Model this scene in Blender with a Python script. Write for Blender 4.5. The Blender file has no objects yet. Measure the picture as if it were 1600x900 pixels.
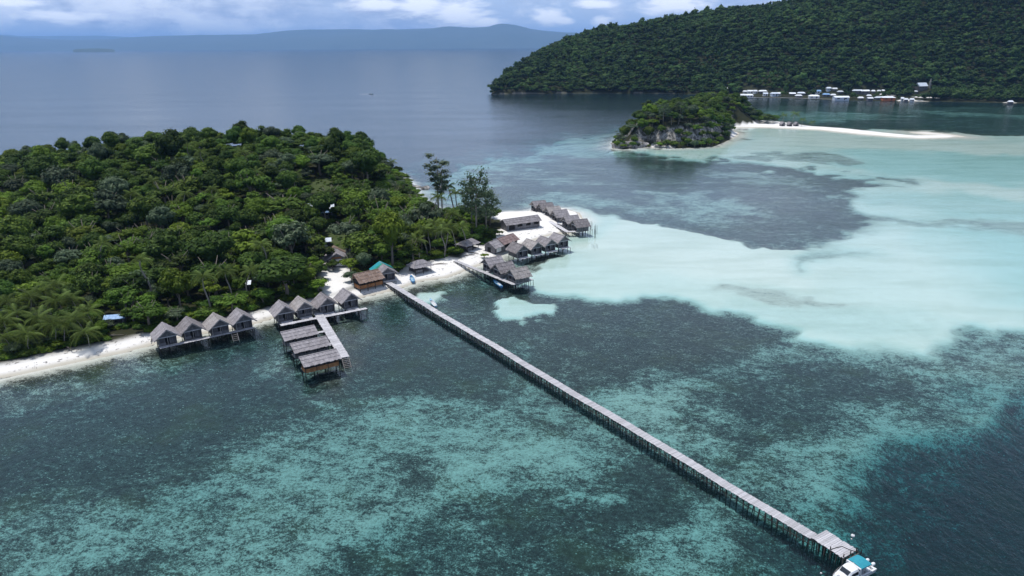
import bpy, bmesh, math, random
import numpy as np
from mathutils import Vector, Matrix
R = math.radians
random.seed(7); RNG = np.random.default_rng(11)
SC = bpy.context.scene
COL = SC.collection

# ------------------------------------------------------------------ camera
CAMZ = 65.0; FPX = 1111.0; PITCH = math.atan((450-71.5)/FPX); ROLL = 0.0062
cam = bpy.data.cameras.new('camera'); cam.sensor_width = 36; cam.lens = 36*FPX/1600
cam.clip_start = 1; cam.clip_end = 150000
camo = bpy.data.objects.new('camera', cam); COL.objects.link(camo)
F = Vector((0, math.cos(PITCH), -math.sin(PITCH)))
RT = Vector((1, 0, -ROLL)).normalized(); RT = (RT - F*RT.dot(F)).normalized()
UP = RT.cross(F).normalized()
camo.matrix_world = Matrix(((RT.x, UP.x, -F.x, 0), (RT.y, UP.y, -F.y, 0), (RT.z, UP.z, -F.z, CAMZ), (0, 0, 0, 1)))
SC.camera = camo
def ray(px, py):
    return (F*FPX + RT*(px-800) + UP*(450-py)).normalized()
def at(px, py, z=0.0):
    d = ray(px, py); t = (z-CAMZ)/min(d.z, -0.0015)
    return Vector((d.x*t, d.y*t, z))
def to_px(x, y, z):
    v = Vector((x, y, z-CAMZ)); dd = v.dot(F)
    return 800+FPX*v.dot(RT)/dd, 450-FPX*v.dot(UP)/dd

# ------------------------------------------------------------------ light
SUN_EL = 74; SUN_AZ = -68                      # azimuth from +Y towards +X
SC.view_settings.view_transform = 'Standard'; SC.view_settings.look = 'None'
SC.view_settings.gamma = 1; SC.view_settings.exposure = 0.20
SC.cycles.use_denoising = True
SC.cycles.max_bounces = 8; SC.cycles.transparent_max_bounces = 16; SC.cycles.volume_bounces = 1
SC.cycles.caustics_reflective = False; SC.cycles.caustics_refractive = False
sl = bpy.data.lights.new('sun', 'SUN'); sl.energy = 3.1; sl.angle = R(0.6); sl.color = (1.0, .965, .91)
so = bpy.data.objects.new('sun', sl); COL.objects.link(so)
sd = Vector((math.sin(R(SUN_AZ))*math.cos(R(SUN_EL)), math.cos(R(SUN_AZ))*math.cos(R(SUN_EL)), math.sin(R(SUN_EL))))
so.rotation_euler = sd.to_track_quat('Z', 'Y').to_euler()

class NT:
    """small node-tree writer"""
    def __init__(s, tree): s.t = tree; s.n = tree.nodes; s.l = tree.links
    def add(s, typ, props=None, **ins):
        n = s.n.new(typ)
        for k, v in (props or {}).items(): setattr(n, k, v)
        for k, v in ins.items():
            key = int(k[1:]) if k[0] == 'i' and k[1:].isdigit() else k.replace('_', ' ')
            s.put(n.inputs[key], v)
        return n
    def put(s, sock, v):
        if hasattr(v, 'is_output') or isinstance(v, bpy.types.NodeSocket): s.l.new(v, sock)
        elif isinstance(v, bpy.types.Node): s.l.new(v.outputs[0], sock)
        else: sock.default_value = v
    def math(s, op, a, b=0.0, clamp=False):
        n = s.n.new('ShaderNodeMath'); n.operation = op; n.use_clamp = clamp
        s.put(n.inputs[0], a); s.put(n.inputs[1], b); return n.outputs[0]
    def vmath(s, op, a, b=(0, 0, 0)):
        n = s.n.new('ShaderNodeVectorMath'); n.operation = op
        s.put(n.inputs[0], a); s.put(n.inputs[1], b); return n.outputs[0]
    def mix(s, f, a, b, mode='MIX'):
        n = s.n.new('ShaderNodeMix'); n.data_type = 'RGBA'; n.blend_type = mode
        s.put(n.inputs[0], f); s.put(n.inputs[6], col(a)); s.put(n.inputs[7], col(b)); return n.outputs[2]
    def step(s, v, a, b, lo=0.0, hi=1.0):
        n = s.n.new('ShaderNodeMapRange'); n.interpolation_type = 'SMOOTHSTEP'
        s.put(n.inputs[0], v); s.put(n.inputs[1], a); s.put(n.inputs[2], b); s.put(n.inputs[3], lo); s.put(n.inputs[4], hi)
        return n.outputs[0]
    def noise(s, vec, scale, detail=3, rough=.55, dist=0.0):
        n = s.n.new('ShaderNodeTexNoise'); s.put(n.inputs['Vector'], vec); n.inputs['Scale'].default_value = scale
        n.inputs['Detail'].default_value = detail; n.inputs['Roughness'].default_value = rough
        n.inputs['Distortion'].default_value = dist; return n.outputs[0]
    def voro(s, vec, scale, feat='F1', rnd=1.0):
        n = s.n.new('ShaderNodeTexVoronoi'); n.feature = feat; s.put(n.inputs['Vector'], vec)
        n.inputs['Scale'].default_value = scale; n.inputs['Randomness'].default_value = rnd; return n
    def mapping(s, vec, scale=(1, 1, 1), rot=(0, 0, 0), loc=(0, 0, 0)):
        n = s.n.new('ShaderNodeMapping'); s.put(n.inputs[0], vec); n.inputs['Scale'].default_value = scale
        n.inputs['Rotation'].default_value = rot; n.inputs['Location'].default_value = loc; return n.outputs[0]
    def attr(s, name, out=2):
        n = s.n.new('ShaderNodeAttribute'); n.attribute_name = name; return n.outputs[out]
def col(c):
    if isinstance(c, (tuple, list)) and len(c) == 3: return (c[0], c[1], c[2], 1)
    return c
def new_mat(name):
    m = bpy.data.materials.new(name); m.use_nodes = True; m.node_tree.nodes.clear(); return m, NT(m.node_tree)

# world: sky with a low, cloudy maritime band
w = bpy.data.worlds.new('World'); SC.world = w; w.use_nodes = True
w.node_tree.nodes.clear(); W = NT(w.node_tree)
sky = W.add('ShaderNodeTexSky', dict(sky_type='NISHITA', sun_disc=False, sun_elevation=R(SUN_EL), sun_rotation=R(SUN_AZ), air_density=1.0, dust_density=1.2, ozone_density=1.0))
tc = W.add('ShaderNodeTexCoord'); gen = tc.outputs['Generated']
sp = W.add('ShaderNodeSeparateXYZ', i0=gen); dz = sp.outputs[2]
dzc = W.math('MAXIMUM', dz, 0.0)
az = W.math('ARCTAN2', sp.outputs[0], sp.outputs[1])
# low clouds seen side-on: azimuth / elevation space stretched sideways
cv = W.add('ShaderNodeCombineXYZ', i0=W.math('MULTIPLY', az, 1.0), i1=W.math('MULTIPLY', dz, 1.7)).outputs[0]
n1 = W.noise(cv, 5.0, 7, .56, .35); n2 = W.noise(W.vmath('ADD', cv, (3.1, 0.04, 0)), 11.0, 6, .6, .2)
n3 = W.noise(W.mapping(cv, (1, 2.2, 1)), 26.0, 5, .6, .3)
# cloud heads: where the photograph's towers stand (azimuth, elevation, radius)
def azel(px, py):
    d = ray(px, py); return math.atan2(d.x, d.y), d.z
def head(px, py, rx, ry):
    a, e = azel(px, py)
    dx = W.math('DIVIDE', W.math('SUBTRACT', az, a), rx/FPX); dy = W.math('DIVIDE', W.math('SUBTRACT', dz, e), ry/FPX)
    r2 = W.math('ADD', W.math('MULTIPLY', dx, dx), W.math('MULTIPLY', dy, dy))
    return W.math('SUBTRACT', 1.0, W.math('POWER', W.math('MAXIMUM', r2, 1e-6), .5))
hd = None
for a in ((715, 20, 60, 30), (655, 8, 60, 26), (855, 26, 36, 16), (880, 32, 22, 9), (940, 32, 20, 10), (1050, 8, 70, 20), (760, 34, 34, 10), (590, 6, 70, 14), (20, 4, 40, 8), (90, 26, 60, 9), (930, 5, 40, 9)):
    h = head(*a); hd = h if hd is None else W.math('MAXIMUM', hd, h)
puff = W.math('ADD', hd, W.math('MULTIPLY', W.math('SUBTRACT', n3, .5), 1.5))
puff = W.step(puff, 0.02, .75)
dens = W.step(W.math('ADD', n1, W.math('MULTIPLY', W.math('SUBTRACT', n2, .5), .45)), .36, .66)
shade = W.step(W.math('ADD', n2, W.math('MULTIPLY', W.math('SUBTRACT', n3, .5), .6)), .34, .72)
cgrey = W.mix(shade, (.38, .47, .68), (.80, .88, 1.04))
gap = (.50, .64, .88)
low = W.mix(dens, gap, cgrey); low = W.mix(W.step(W.noise(W.vmath('ADD', cv, (7.7, 1.3, 0)), 7.0, 7, .6, .3), .54, .66, 0, .75), low, (.95, 1.02, 1.14))
low = W.mix(W.math('MULTIPLY', puff, .92), low, (1.22, 1.26, 1.32))
# overhead: broken cloud
vp = W.vmath('DIVIDE', gen, W.add('ShaderNodeCombineXYZ', i0=W.math('ADD', dzc, .12), i1=W.math('ADD', dzc, .12), i2=1.0).outputs[0])
vp = W.mapping(vp, (1, 1, 0))
n4 = W.noise(vp, 1.1, 7, .55, .3)
cover = W.step(n4, .40, .62)
skyc = W.vmath('SCALE', sky.outputs[0]); W.n[-1].inputs['Scale'].default_value = .10
hi = W.mix(W.math('MULTIPLY', cover, .8), skyc, (.40, .45, .54))
c_all = W.mix(W.step(dz, .18, .60), low, hi)
c_all = W.vmath('SCALE', c_all); W.n[-1].inputs['Scale'].default_value = 10.0
bg = W.add('ShaderNodeBackground', i0=c_all); bg.inputs[1].default_value = .10
wo = W.add('ShaderNodeOutputWorld', i0=bg)
# ------------------------------------------------------------------ fields of the land and the sea bed
def vnoise(x, y, s, seed=0):
    x = np.asarray(x)/s+seed*17.3; y = np.asarray(y)/s-seed*9.1
    xi = np.floor(x); yi = np.floor(y); fx = x-xi; fy = y-yi
    fx = fx*fx*(3-2*fx); fy = fy*fy*(3-2*fy)
    def h(a, b):
        v = np.sin(a*127.1+b*311.7+seed*74.7)*43758.5453; return v-np.floor(v)
    return (h(xi, yi)*(1-fx)+h(xi+1, yi)*fx)*(1-fy)+(h(xi, yi+1)*(1-fx)+h(xi+1, yi+1)*fx)*fy
def fbm(x, y, s, n=4, seed=0, g=.5):
    t = 0; a = 1; tot = 0
    for i in range(n): t = t+a*vnoise(x, y, s/2**i, seed+i); tot += a; a *= g
    return t/tot
def world_poly(pts, z=0.0): return np.array([[*at(a, b, z).xy] for a, b in pts])
def sdf(x, y, P, reach):
    """signed distance, positive inside, clipped to -reach"""
    out = np.full(x.shape, -float(reach))
    m = (x > P[:, 0].min()-reach) & (x < P[:, 0].max()+reach) & (y > P[:, 1].min()-reach) & (y < P[:, 1].max()+reach)
    if not m.any(): return out
    X = x[m]; Y = y[m]; d2 = np.full(X.shape, 1e18); ins = np.zeros(X.shape, bool)
    Q = np.roll(P, -1, 0)
    for (ax, ay), (bx, by) in zip(P, Q):
        ex, ey = bx-ax, by-ay; L = ex*ex+ey*ey+1e-12
        t = np.clip(((X-ax)*ex+(Y-ay)*ey)/L, 0, 1)
        d2 = np.minimum(d2, (X-ax-t*ex)**2+(Y-ay-t*ey)**2)
        if ay != by:
            c = (ay > Y) != (by > Y)
            ins ^= c & (X < ex*(Y-ay)/ey+ax)
    d = np.sqrt(d2); out[m] = np.maximum(np.where(ins, d, -d), -reach); return out
def smooth(a, b, v):
    t = np.clip((v-a)/(b-a), 0, 1); return t*t*(3-2*t)

ISLE = world_poly([(-500, 700), (-150, 622), (0, 590), (60, 578), (120, 565), (180, 552), (235, 540), (300, 525), (350, 516), (395, 506), (440, 493), (500, 482), (560, 466), (593, 458), (625, 450), (653, 440), (700, 433), (738, 418), (770, 408), (784, 396), (800, 389), (830, 377), (862, 366), (889, 364), (902, 353), (912, 344), (905, 333), (880, 326), (850, 324), (821, 330), (783, 331), (740, 333), (705, 334), (672, 322), (656, 310), (648, 298), (641, 284), (622, 270), (560, 262), (400, 258), (200, 260), (0, 272), (-400, 300)])
CAY = world_poly([(957, 232), (975, 233), (1010, 230), (1045, 232), (1080, 231), (1115, 229), (1150, 214), (1154, 208), (1142, 203), (1147, 199), (1200, 199.5), (1280, 203), (1340, 209.5), (1400, 214.5), (1440, 216.5), (1480, 215.5), (1497, 213.5), (1470, 212), (1425, 212.0), (1380, 207.5), (1320, 201), (1262, 197), (1214, 190), (1150, 185), (1080, 184), (1000, 200), (965, 220)])
BAR = world_poly([(1418, 206.5), (1445, 206), (1490, 210.5), (1510, 214.3), (1480, 213.5), (1440, 210)])
# far headland: shore and skyline as functions of bearing
shore_px = [(700, 149), (767, 148), (800, 147), (850, 146.5), (900, 146), (1000, 146), (1060, 147), (1110, 148), (1150, 150), (1180, 152), (1240, 154.5), (1300, 157), (1380, 158), (1440, 158.5), (1520, 160), (1600, 161.5), (1800, 166)]
sky_px = [(700, 149, 30), (765, 149, 40), (769, 132, 45), (775, 122, 60), (790, 108, 90), (805, 98, 110), (820, 89, 140), (840, 78, 180), (860, 69, 210), (880, 60, 240), (905, 50, 260), (930, 43, 280), (960, 38, 290), (1000, 32, 300), (1060, 23, 310), (1100, 17, 330), (1130, 12, 340), (1190, 7, 360), (1235, -1, 380), (1300, -22, 420), (1400, -45, 440), (1500, -58, 450), (1600, -66, 450), (1800, -80, 450)]
_u = []; _ys = []
for a, b in shore_px:
    p = at(a, b); _u.append(p.x/p.y); _ys.append(p.y)
SU, SY = np.array(_u), np.array(_ys)
CANOPY = 12.5
_u = []; _h = []; _d = []
for a, b, dlt in sky_px:
    d = ray(a, b); u = d.x/d.y; ys = float(np.interp(u, SU, SY)); yr = ys+dlt
    _u.append(u); _h.append(max(CAMZ+d.z/d.y*yr-CANOPY, -4)); _d.append(dlt)
KU, KH, KD = np.array(_u), np.array(_h), np.array(_d)
U0 = float(SU[1])                                 # western tip of the headland
def headland(x, y):
    """(height above sea, distance inland) of the far hill; negative off shore"""
    yy = np.maximum(y, 1.0); u = x/yy
    ys = np.interp(u, SU, SY)+6*(fbm(x, y, 60, 2, 5)-.5); H = np.interp(u, KU, KH); D = np.interp(u, KU, KD)
    t = (y-ys)/D
    flat = np.interp(u, [U0, .20, .30, .44, .60, .8], [0, 0, .08, .17, .20, .2])
    tt = np.clip((t-flat)/(1-flat), 0, 1)
    prof = np.where(t < 1, np.sin(tt*np.pi/2)**1.05, np.cos(np.clip((t-1)*.8, 0, 1.6)))
    h = H*prof+np.clip(t*20, 0, 1)*1.5
    g = (fbm(x, y, 190, 3, 3)-.5)*2*H*.20*np.clip(tt*(1-tt)*4, 0, 1)*(t < 1)
    h = h+g
    edge = (u-U0)*yy                             # metres east of the tip
    h = np.where((t > 0) & (edge > 0), h, np.minimum(-1.5, np.where(t < 0, t*D*.05, -3)))
    h = np.where((y < 400) | (t > 4), -14, h)
    return h, t

RIDGE = [(-420, 262, 13), (-200, 250, 15), (0, 243.5, 0), (60, 231, 0), (130, 222, 0), (180, 213, 0), (230, 209, 0), (270, 205, 0), (330, 203, 0), (400, 200, 0), (450, 200, 0), (500, 204, 0), (545, 207, 0), (580, 216, 0), (602, 230, 0), (612, 245, 0), (628, 262, 0), (640, 281, 0), (650, 297, 0), (670, 330, 0)]
_ru = []; _rh = []
RIDGE_Y = 338.0
for a, b, _ in RIDGE:
    d = ray(a, b); yr = RIDGE_Y; _ru.append(d.x/d.y); _rh.append(CAMZ+d.z/d.y*yr-12.0)
RU, RH = np.array(_ru), np.clip(np.array(_rh), 1.2, 60)
CLEAR = [world_poly(p, 2) for p in (
    [(497, 462), (500, 430), (506, 405), (503, 385), (512, 368), (548, 366), (556, 380), (545, 395), (548, 420), (558, 440), (530, 452)],
    [(484, 336), (490, 322), (520, 320), (535, 330), (520, 342)],
    [(600, 430), (640, 412), (700, 398), (720, 400), (735, 380), (765, 380), (790, 352), (900, 340), (900, 380), (700, 440), (600, 450)],
)]
def land(x, y):
    """terrain height (bed below 0) without small relief"""
    di = sdf(x, y, ISLE, 60)+1.6*(fbm(x, y, 9, 3, 2)-.5)
    z = np.where(di > 0, 1.5*(1-np.exp(-di/5.0)), di*.085)
    u = x/np.maximum(y, 1)
    top = np.interp(u, RU, RH)
    rise = smooth(205, RIDGE_Y, y)**0.9*(1-.35*smooth(RIDGE_Y+8, RIDGE_Y+70, y))
    hill = top*rise*smooth(2, 24, di)*(1+.22*(fbm(x, y, 34, 3, 8)-.5))
    z = z+np.where(di > 0, hill, 0)
    dc = sdf(x, y, CAY, 40)+1.5*(fbm(x, y, 12, 2, 4)-.5)
    px0 = at(1140, 205); 
    knob = smooth(1.5, 19, dc)*(15.5+6*(fbm(x, y, 20, 2, 6)-.5))*smooth(at(1190, 190).x, at(1140, 190).x, x*at(1150, 190).y/np.maximum(y, 1))
    zc = np.where(dc > 0, .9*(1-np.exp(-dc/3.0))+knob, dc*.06)
    db = sdf(x, y, BAR, 40); zb = np.where(db > 0, .35*(1-np.exp(-db/3)), db*.03)
    zh, t = headland(x, y)
    return np.maximum.reduce([z, np.where(dc > -39, zc, -9), np.where(db > -39, zb, -9), zh]), di, dc, zh

# sea bed: (sand cover 0..1, depth m, edge softness m, outline in photo pixels projected on the water)
LAYERS = [
 (.34, 2.6, 40, [(600, 330), (640, 285), (700, 262), (800, 232), (900, 210), (960, 190), (1060, 182), (1200, 164), (1600, 164), (2000, 175), (2300, 400), (1900, 620), (1610, 640), (1500, 700), (1420, 760), (1385, 850), (1370, 960), (1300, 1200), (-900, 1200), (-900, 700), (0, 585), (400, 500), (700, 420), (740, 340)]),
 (.30, 6.0, 60, [(640, 240), (800, 215), (950, 185), (960, 200), (800, 232), (640, 262)]),
 (.62, 2.6, 22, [(640, 305), (700, 262), (800, 238), (900, 215), (955, 205), (955, 245), (880, 243), (800, 262), (745, 290), (720, 312)]),
 (.16, 3.0, 40, [(1190, 160), (1600, 164), (1900, 172), (1900, 200), (1600, 210), (1480, 203), (1300, 196), (1240, 186)]),
 (.52, 2.6, 20, [(1180, 172), (1300, 172), (1420, 178), (1300, 190), (1235, 188)]),
 (.45, 2.5, 10, [(1370, 168), (1500, 172), (1600, 178), (1600, 182), (1480, 178)]),
 (1.1, 1.0, 8, [(870, 318), (930, 330), (1000, 343), (1100, 367), (1180, 388), (1250, 378), (1330, 352), (1380, 340), (1320, 316), (1300, 300), (1340, 290), (1405, 286), (1330, 275), (1250, 262), (1160, 252), (1110, 246), (1040, 241), (955, 238), (1000, 231), (1150, 216), (1160, 197), (1262, 198), (1400, 203), (1500, 207), (1700, 216), (1900, 300), (1900, 500), (1600, 514), (1500, 511), (1488, 525), (1462, 536), (1478, 552), (1420, 556), (1380, 553), (1330, 540), (1270, 538), (1237, 520), (1225, 504), (1170, 492), (1120, 480), (1060, 468), (1020, 458), (985, 458), (935, 468), (900, 462), (862, 456), (835, 443), (822, 432), (800, 415), (790, 392)]),
 (1.1, 1.9, 45, [(1380, 225), (1900, 235), (1900, 500), (1640, 490), (1560, 440), (1450, 360), (1420, 300), (1320, 270), (1260, 240)]),
 (1.2, .75, 22, [(905, 335), (1000, 352), (1120, 385), (1250, 395), (1300, 430), (1250, 450), (1120, 440), (1000, 420), (930, 400), (890, 380)]),
 (1.2, .9, 14, [(1170, 200), (1300, 207), (1420, 218), (1560, 222), (1700, 228), (1700, 240), (1500, 238), (1300, 228), (1180, 214)]),
 (1.2, 1.0, 20, [(1340, 290), (1450, 300), (1600, 312), (1700, 330), (1700, 300), (1500, 280), (1400, 275)]),
 (.97, 1.2, 10, [(1130, 470), (1250, 470), (1400, 480), (1470, 500), (1400, 530), (1330, 525), (1250, 505), (1180, 488)]),
 (.80, 1.0, 6, [(1110, 447), (1180, 448), (1260, 458), (1330, 468), (1320, 474), (1250, 470), (1180, 462), (1115, 456)]),
 (.68, 1.6, 14, [(1255, 425), (1240, 395), (1300, 385), (1360, 392), (1330, 400), (1290, 410)]),
 (.66, 1.5, 14, [(1130, 235), (1260, 236), (1330, 248), (1310, 254), (1200, 246), (1120, 243)]),
 (.95, 1.6, 25, [(1320, 300), (1420, 305), (1600, 325), (1600, 338), (1440, 326), (1330, 312)]),
 (.72, 1.5, 12, [(1400, 340), (1480, 338), (1600, 345), (1700, 360), (1600, 368), (1520, 352), (1430, 350)]),
 (.19, 2.0, 34, [(768, 322), (740, 297), (770, 275), (815, 258), (870, 244), (960, 243), (1050, 245), (1110, 248), (1160, 253), (1250, 264), (1330, 277), (1398, 286), (1330, 291), (1302, 300), (1318, 316), (1345, 330), (1400, 342), (1350, 350), (1290, 360), (1250, 374), (1190, 384), (1120, 368), (1060, 355), (1000, 341), (930, 328), (840, 312)]),
 (1.1, .8, 5, [(905, 333), (1000, 344), (1100, 368), (1180, 388), (1250, 382), (1250, 400), (1180, 405), (1100, 395), (1000, 380), (905, 360)]),
 (.50, 1.9, 12, [(800, 318), (860, 300), (930, 300), (1010, 312), (1100, 322), (1180, 345), (1100, 348), (1000, 330), (920, 320)]),
 (.52, 1.9, 9, [(1000, 294), (1060, 294), (1160, 312), (1230, 330), (1220, 340), (1130, 330), (1050, 316)]),
 (.44, 1.9, 10, [(1130, 262), (1200, 266), (1260, 282), (1250, 292), (1180, 285), (1120, 275)]),
 (.40, 1.9, 9, [(850, 258), (920, 272), (960, 285), (900, 285), (820, 272)]),
 (.12, 2.1, 7, [(800, 420), (822, 438), (835, 446), (862, 458), (900, 465), (935, 470), (985, 460), (1020, 461), (1060, 471), (1110, 483), (1170, 496), (1222, 510), (1235, 522), (1200, 545), (1130, 556), (1060, 580), (1000, 600), (930, 610), (860, 580), (760, 520), (640, 468), (640, 450), (700, 444), (760, 432)]),
 (.30, 2.2, 8, [(1130, 500), (1190, 508), (1210, 528), (1160, 520)]),
 (.20, 2.2, 8, [(690, 480), (760, 480), (800, 500), (900, 540), (960, 590), (900, 590), (780, 530)]),
 (1.0, 1.2, 1.5, [(793, 460), (815, 457), (832, 466), (845, 470), (860, 472), (853, 480), (840, 488), (828, 492), (800, 489), (794, 478)]),
 (.98, .7, 2.0, [(652, 458), (680, 449), (705, 450), (713, 460), (708, 470), (680, 473), (660, 468)]),
 (.12, .8, 2.0, [(642, 452), (660, 448), (672, 452), (655, 462)]),
 (.10, .9, 1.6, [(818, 408), (840, 400), (862, 395), (884, 395), (880, 401), (850, 409), (825, 413)]),
 (.45, .9, 2.4, [(795, 412), (830, 408), (850, 412), (830, 425), (800, 420)]),
 (.11, 2.9, 18, [(-700, 680), (-100, 620), (0, 605), (130, 575), (250, 550), (440, 505), (600, 470), (680, 505), (800, 575), (760, 590), (600, 600), (470, 640), (330, 700), (150, 740), (0, 780), (-400, 900)]),
 (.30, 2.0, 8, [(0, 600), (120, 578), (250, 552), (340, 545), (300, 570), (180, 600), (60, 622), (0, 640)]),
 (.12, 1.2, 6, [(425, 520), (440, 505), (530, 490), (560, 500), (545, 600), (500, 612), (455, 590)]),
 (.35, 2.2, 6, [(400, 560), (430, 520), (470, 600), (530, 610), (620, 600), (560, 620), (440, 600)]),
 (.50, 2.6, 26, [(-500, 900), (0, 810), (100, 790), (230, 755), (340, 715), (430, 680), (560, 640), (680, 620), (780, 625), (880, 650), (960, 680), (900, 735), (800, 760), (700, 800), (640, 850), (600, 1100), (-500, 1100)]),
 (.64, 2.5, 14, [(690, 690), (760, 672), (860, 650), (930, 680), (860, 730), (780, 770), (720, 780), (690, 740)]),
 (.62, 2.5, 14, [(500, 860), (560, 820), (640, 790), (660, 810), (600, 850), (520, 900)]),
 (.60, 2.5, 10, [(600, 640), (660, 625), (720, 640), (660, 660), (610, 662)]),
 (.28, 2.6, 8, [(615, 700), (660, 690), (680, 740), (640, 760), (612, 735)]),
 (.42, 2.8, 8, [(230, 740), (330, 720), (340, 800), (260, 830), (180, 800)]),
 (.30, 2.8, 8, [(60, 880), (130, 850), (260, 870), (240, 930), (60, 940)]),
 (.19, 3.0, 14, [(700, 870), (715, 790), (790, 745), (900, 740), (950, 700), (1010, 690), (1070, 740), (1130, 785), (1210, 840), (1180, 880), (1090, 835), (1010, 870), (980, 960), (700, 960)]),
 (.30, 3.0, 6, [(500, 880), (560, 860), (640, 830), (690, 800), (710, 900), (640, 960), (480, 960)]),
 (.62, 2.6, 6, [(900, 755), (960, 755), (985, 772), (930, 775)]),
 (.55, 2.8, 8, [(1080, 790), (1130, 795), (1180, 825), (1200, 850), (1150, 870), (1100, 900), (1020, 960), (1000, 900), (1060, 850)]),
 (.16, 3.8, 9, [(1200, 845), (1290, 870), (1290, 960), (1120, 960), (1150, 900)]),
 (.62, 2.2, 14, [(960, 640), (1010, 605), (1070, 590), (1120, 600), (1150, 640), (1130, 680), (1060, 695), (1000, 665)]),
 (.18, 2.6, 6, [(1060, 640), (1090, 620), (1110, 650), (1080, 665)]),
 (.46, 2.2, 14, [(1150, 560), (1240, 540), (1330, 545), (1480, 556), (1500, 520), (1600, 520), (1900, 540), (1900, 590), (1560, 610), (1500, 590), (1400, 575), (1250, 570)]),
 (.16, 2.6, 13, [(1120, 620), (1150, 600), (1240, 568), (1330, 568), (1400, 590), (1460, 640), (1380, 650), (1290, 660), (1200, 700), (1150, 665)]),
 (.58, 2.6, 16, [(1200, 740), (1230, 700), (1310, 660), (1400, 655), (1480, 660), (1490, 690), (1420, 740), (1370, 790), (1300, 790), (1240, 820), (1190, 790)]),
 (.55, 2.6, 14, [(1320, 640), (1450, 620), (1600, 600), (1600, 640), (1500, 665), (1390, 665)]),
 (.18, 3.0, 7, [(1350, 755), (1400, 750), (1440, 765), (1390, 785)]),
 (.0, 9.0, 26, [(1800, 660), (1600, 680), (1540, 705), (1480, 742), (1430, 780), (1375, 805), (1330, 850), (1310, 1000), (1700, 1200), (2000, 800)]),
 (.55, 5.5, 9, [(1390, 808), (1408, 805), (1422, 815), (1412, 830), (1396, 828)]),
]
LP = [(c, d, s, world_poly(p)) for c, d, s, p in LAYERS]
def bed(x, y):
    """sand cover and depth of the sea bed"""
    n1 = fbm(x, y, 16, 4, 21, .6)-.5; n2 = fbm(x, y, 16, 4, 33, .6)-.5
    big = smooth(210, 420, y)
    wx = x+n1*(14+60*big)+2.4*(fbm(x, y, 3, 2, 40)-.5)+9*(fbm(x, y, 8, 3, 44)-.5); wy = y+n2*(14+44*big)+2.4*(fbm(x, y, 3, 2, 41)-.5)+9*(fbm(x, y, 8, 3, 45)-.5)
    cov = np.zeros(x.shape); dep = np.full(x.shape, 14.0)
    for c, d, s, P in LP:
        k = smooth(-s*.5, s*.5, sdf(wx, wy, P, s+1))
        cov += (c-cov)*k; dep += (d-dep)*k
    return cov, dep

def field(x, y):
    z, di, dc, zh = land(x, y)
    cov, dep = bed(x, y)
    near = np.maximum(di, dc)                     # metres to a sandy shore (negative in the water)
    zs = z.copy()
    wet = (zs < 0)
    shore = 1-smooth(.0, .45, -z)                 # clean sand on the wet slope
    cov = np.where(wet, cov+(1-cov)*shore*(zh < -1), cov)
    zsea = -np.where(dep < 4, dep*.62, dep*.62)
    out = np.where(z >= 0, z, np.maximum(z, zsea))
    bt = smooth(.35, 1.3, -z)
    out = np.where(z >= 0, z, z*(1-bt)+np.minimum(zsea, -.35)*bt)
    return out, cov, di, dc, zh

# ------------------------------------------------------------------ the ground sheet and the water sheet
def rings(k, r0, r1):
    n = int(math.log(r1/r0)/k); return list(np.geomspace(r0, r1, n))
def polar(radii, angles):
    r = np.array(radii); a = np.array(angles); nr, na = len(r), len(a)
    X = (r[:, None]*np.sin(a)[None]).ravel(); Y = (r[:, None]*np.cos(a)[None]).ravel()
    i = np.arange(nr-1)[:, None]*na; j = np.arange(na)[None]
    jn = (j+1) % na
    q = np.stack([i+j, i+jn, i+na+jn, i+na+j], -1).reshape(-1, 4)
    return X, Y, q
def mesh_np(name, V, Fq, smoothf=True):
    me = bpy.data.meshes.new(name)
    me.vertices.add(len(V)); me.vertices.foreach_set('co', np.asarray(V, np.float32).ravel())
    n = Fq.shape[1]; me.loops.add(Fq.size); me.loops.foreach_set('vertex_index', Fq.astype(np.int32).ravel())
    me.polygons.add(len(Fq)); me.polygons.foreach_set('loop_start', np.arange(0, Fq.size, n, dtype=np.int32))
    me.polygons.foreach_set('loop_total', np.full(len(Fq), n, np.int32))
    if smoothf: me.polygons.foreach_set('use_smooth', np.ones(len(Fq), bool))
    me.update(calc_edges=True); return me
def set_attr(me, name, arr, typ='FLOAT', dom='POINT'):
    a = me.attributes.new(name, typ, dom)
    a.data.foreach_set('value' if typ == 'FLOAT' else 'vector' if typ == 'FLOAT_VECTOR' else 'value', np.asarray(arr, np.float32 if typ != 'INT' else np.int32).ravel())
def link(name, me, mat=None, parent=None, **props):
    o = bpy.data.objects.new(name, me); COL.objects.link(o)
    if mat is not None and hasattr(me, 'materials') and len(me.materials) == 0:
        for m in (mat if isinstance(mat, (list, tuple)) else [mat]): me.materials.append(m)
    if parent is not None: o.parent = parent
    for k, v in props.items(): o[k] = v
    return o
ang = list(np.radians(np.arange(-43, 43.001, .17)))+list(np.radians(np.arange(46, 316.9, 6)))
RAD = rings(.0062, 62, 1750)+rings(.035, 1800, 60000)
GX, GY, GQ = polar(RAD, ang)
GZ, GC, GDI, GDC, GZH = field(GX, GY)
forest_m = np.where(GDI > 0, np.where(GY > 262, smooth(.6, 2, GDI), smooth(3.5, 7, GDI)), 0)*(GX/np.maximum(GY, 1) < at(775, 350).x/at(775, 350).y+.02*np.sin(GY*.2))
clr = np.zeros(GX.shape)
for P in CLEAR: clr = np.maximum(clr, smooth(-1.5, 2, sdf(GX, GY, P, 6)))
me = mesh_np('ground', np.stack([GX, GY, GZ], 1), GQ)
set_attr(me, 'cover', GC)
cayw = ((GDC > -1.2) & (GX < at(1143, 205).x*GY/at(1143, 205).y) & ~((GDC < 3) & (np.abs(GX/np.maximum(GY, 1)-at(1036, 229).x/at(1036, 229).y) < .016)))*1.0
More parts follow.
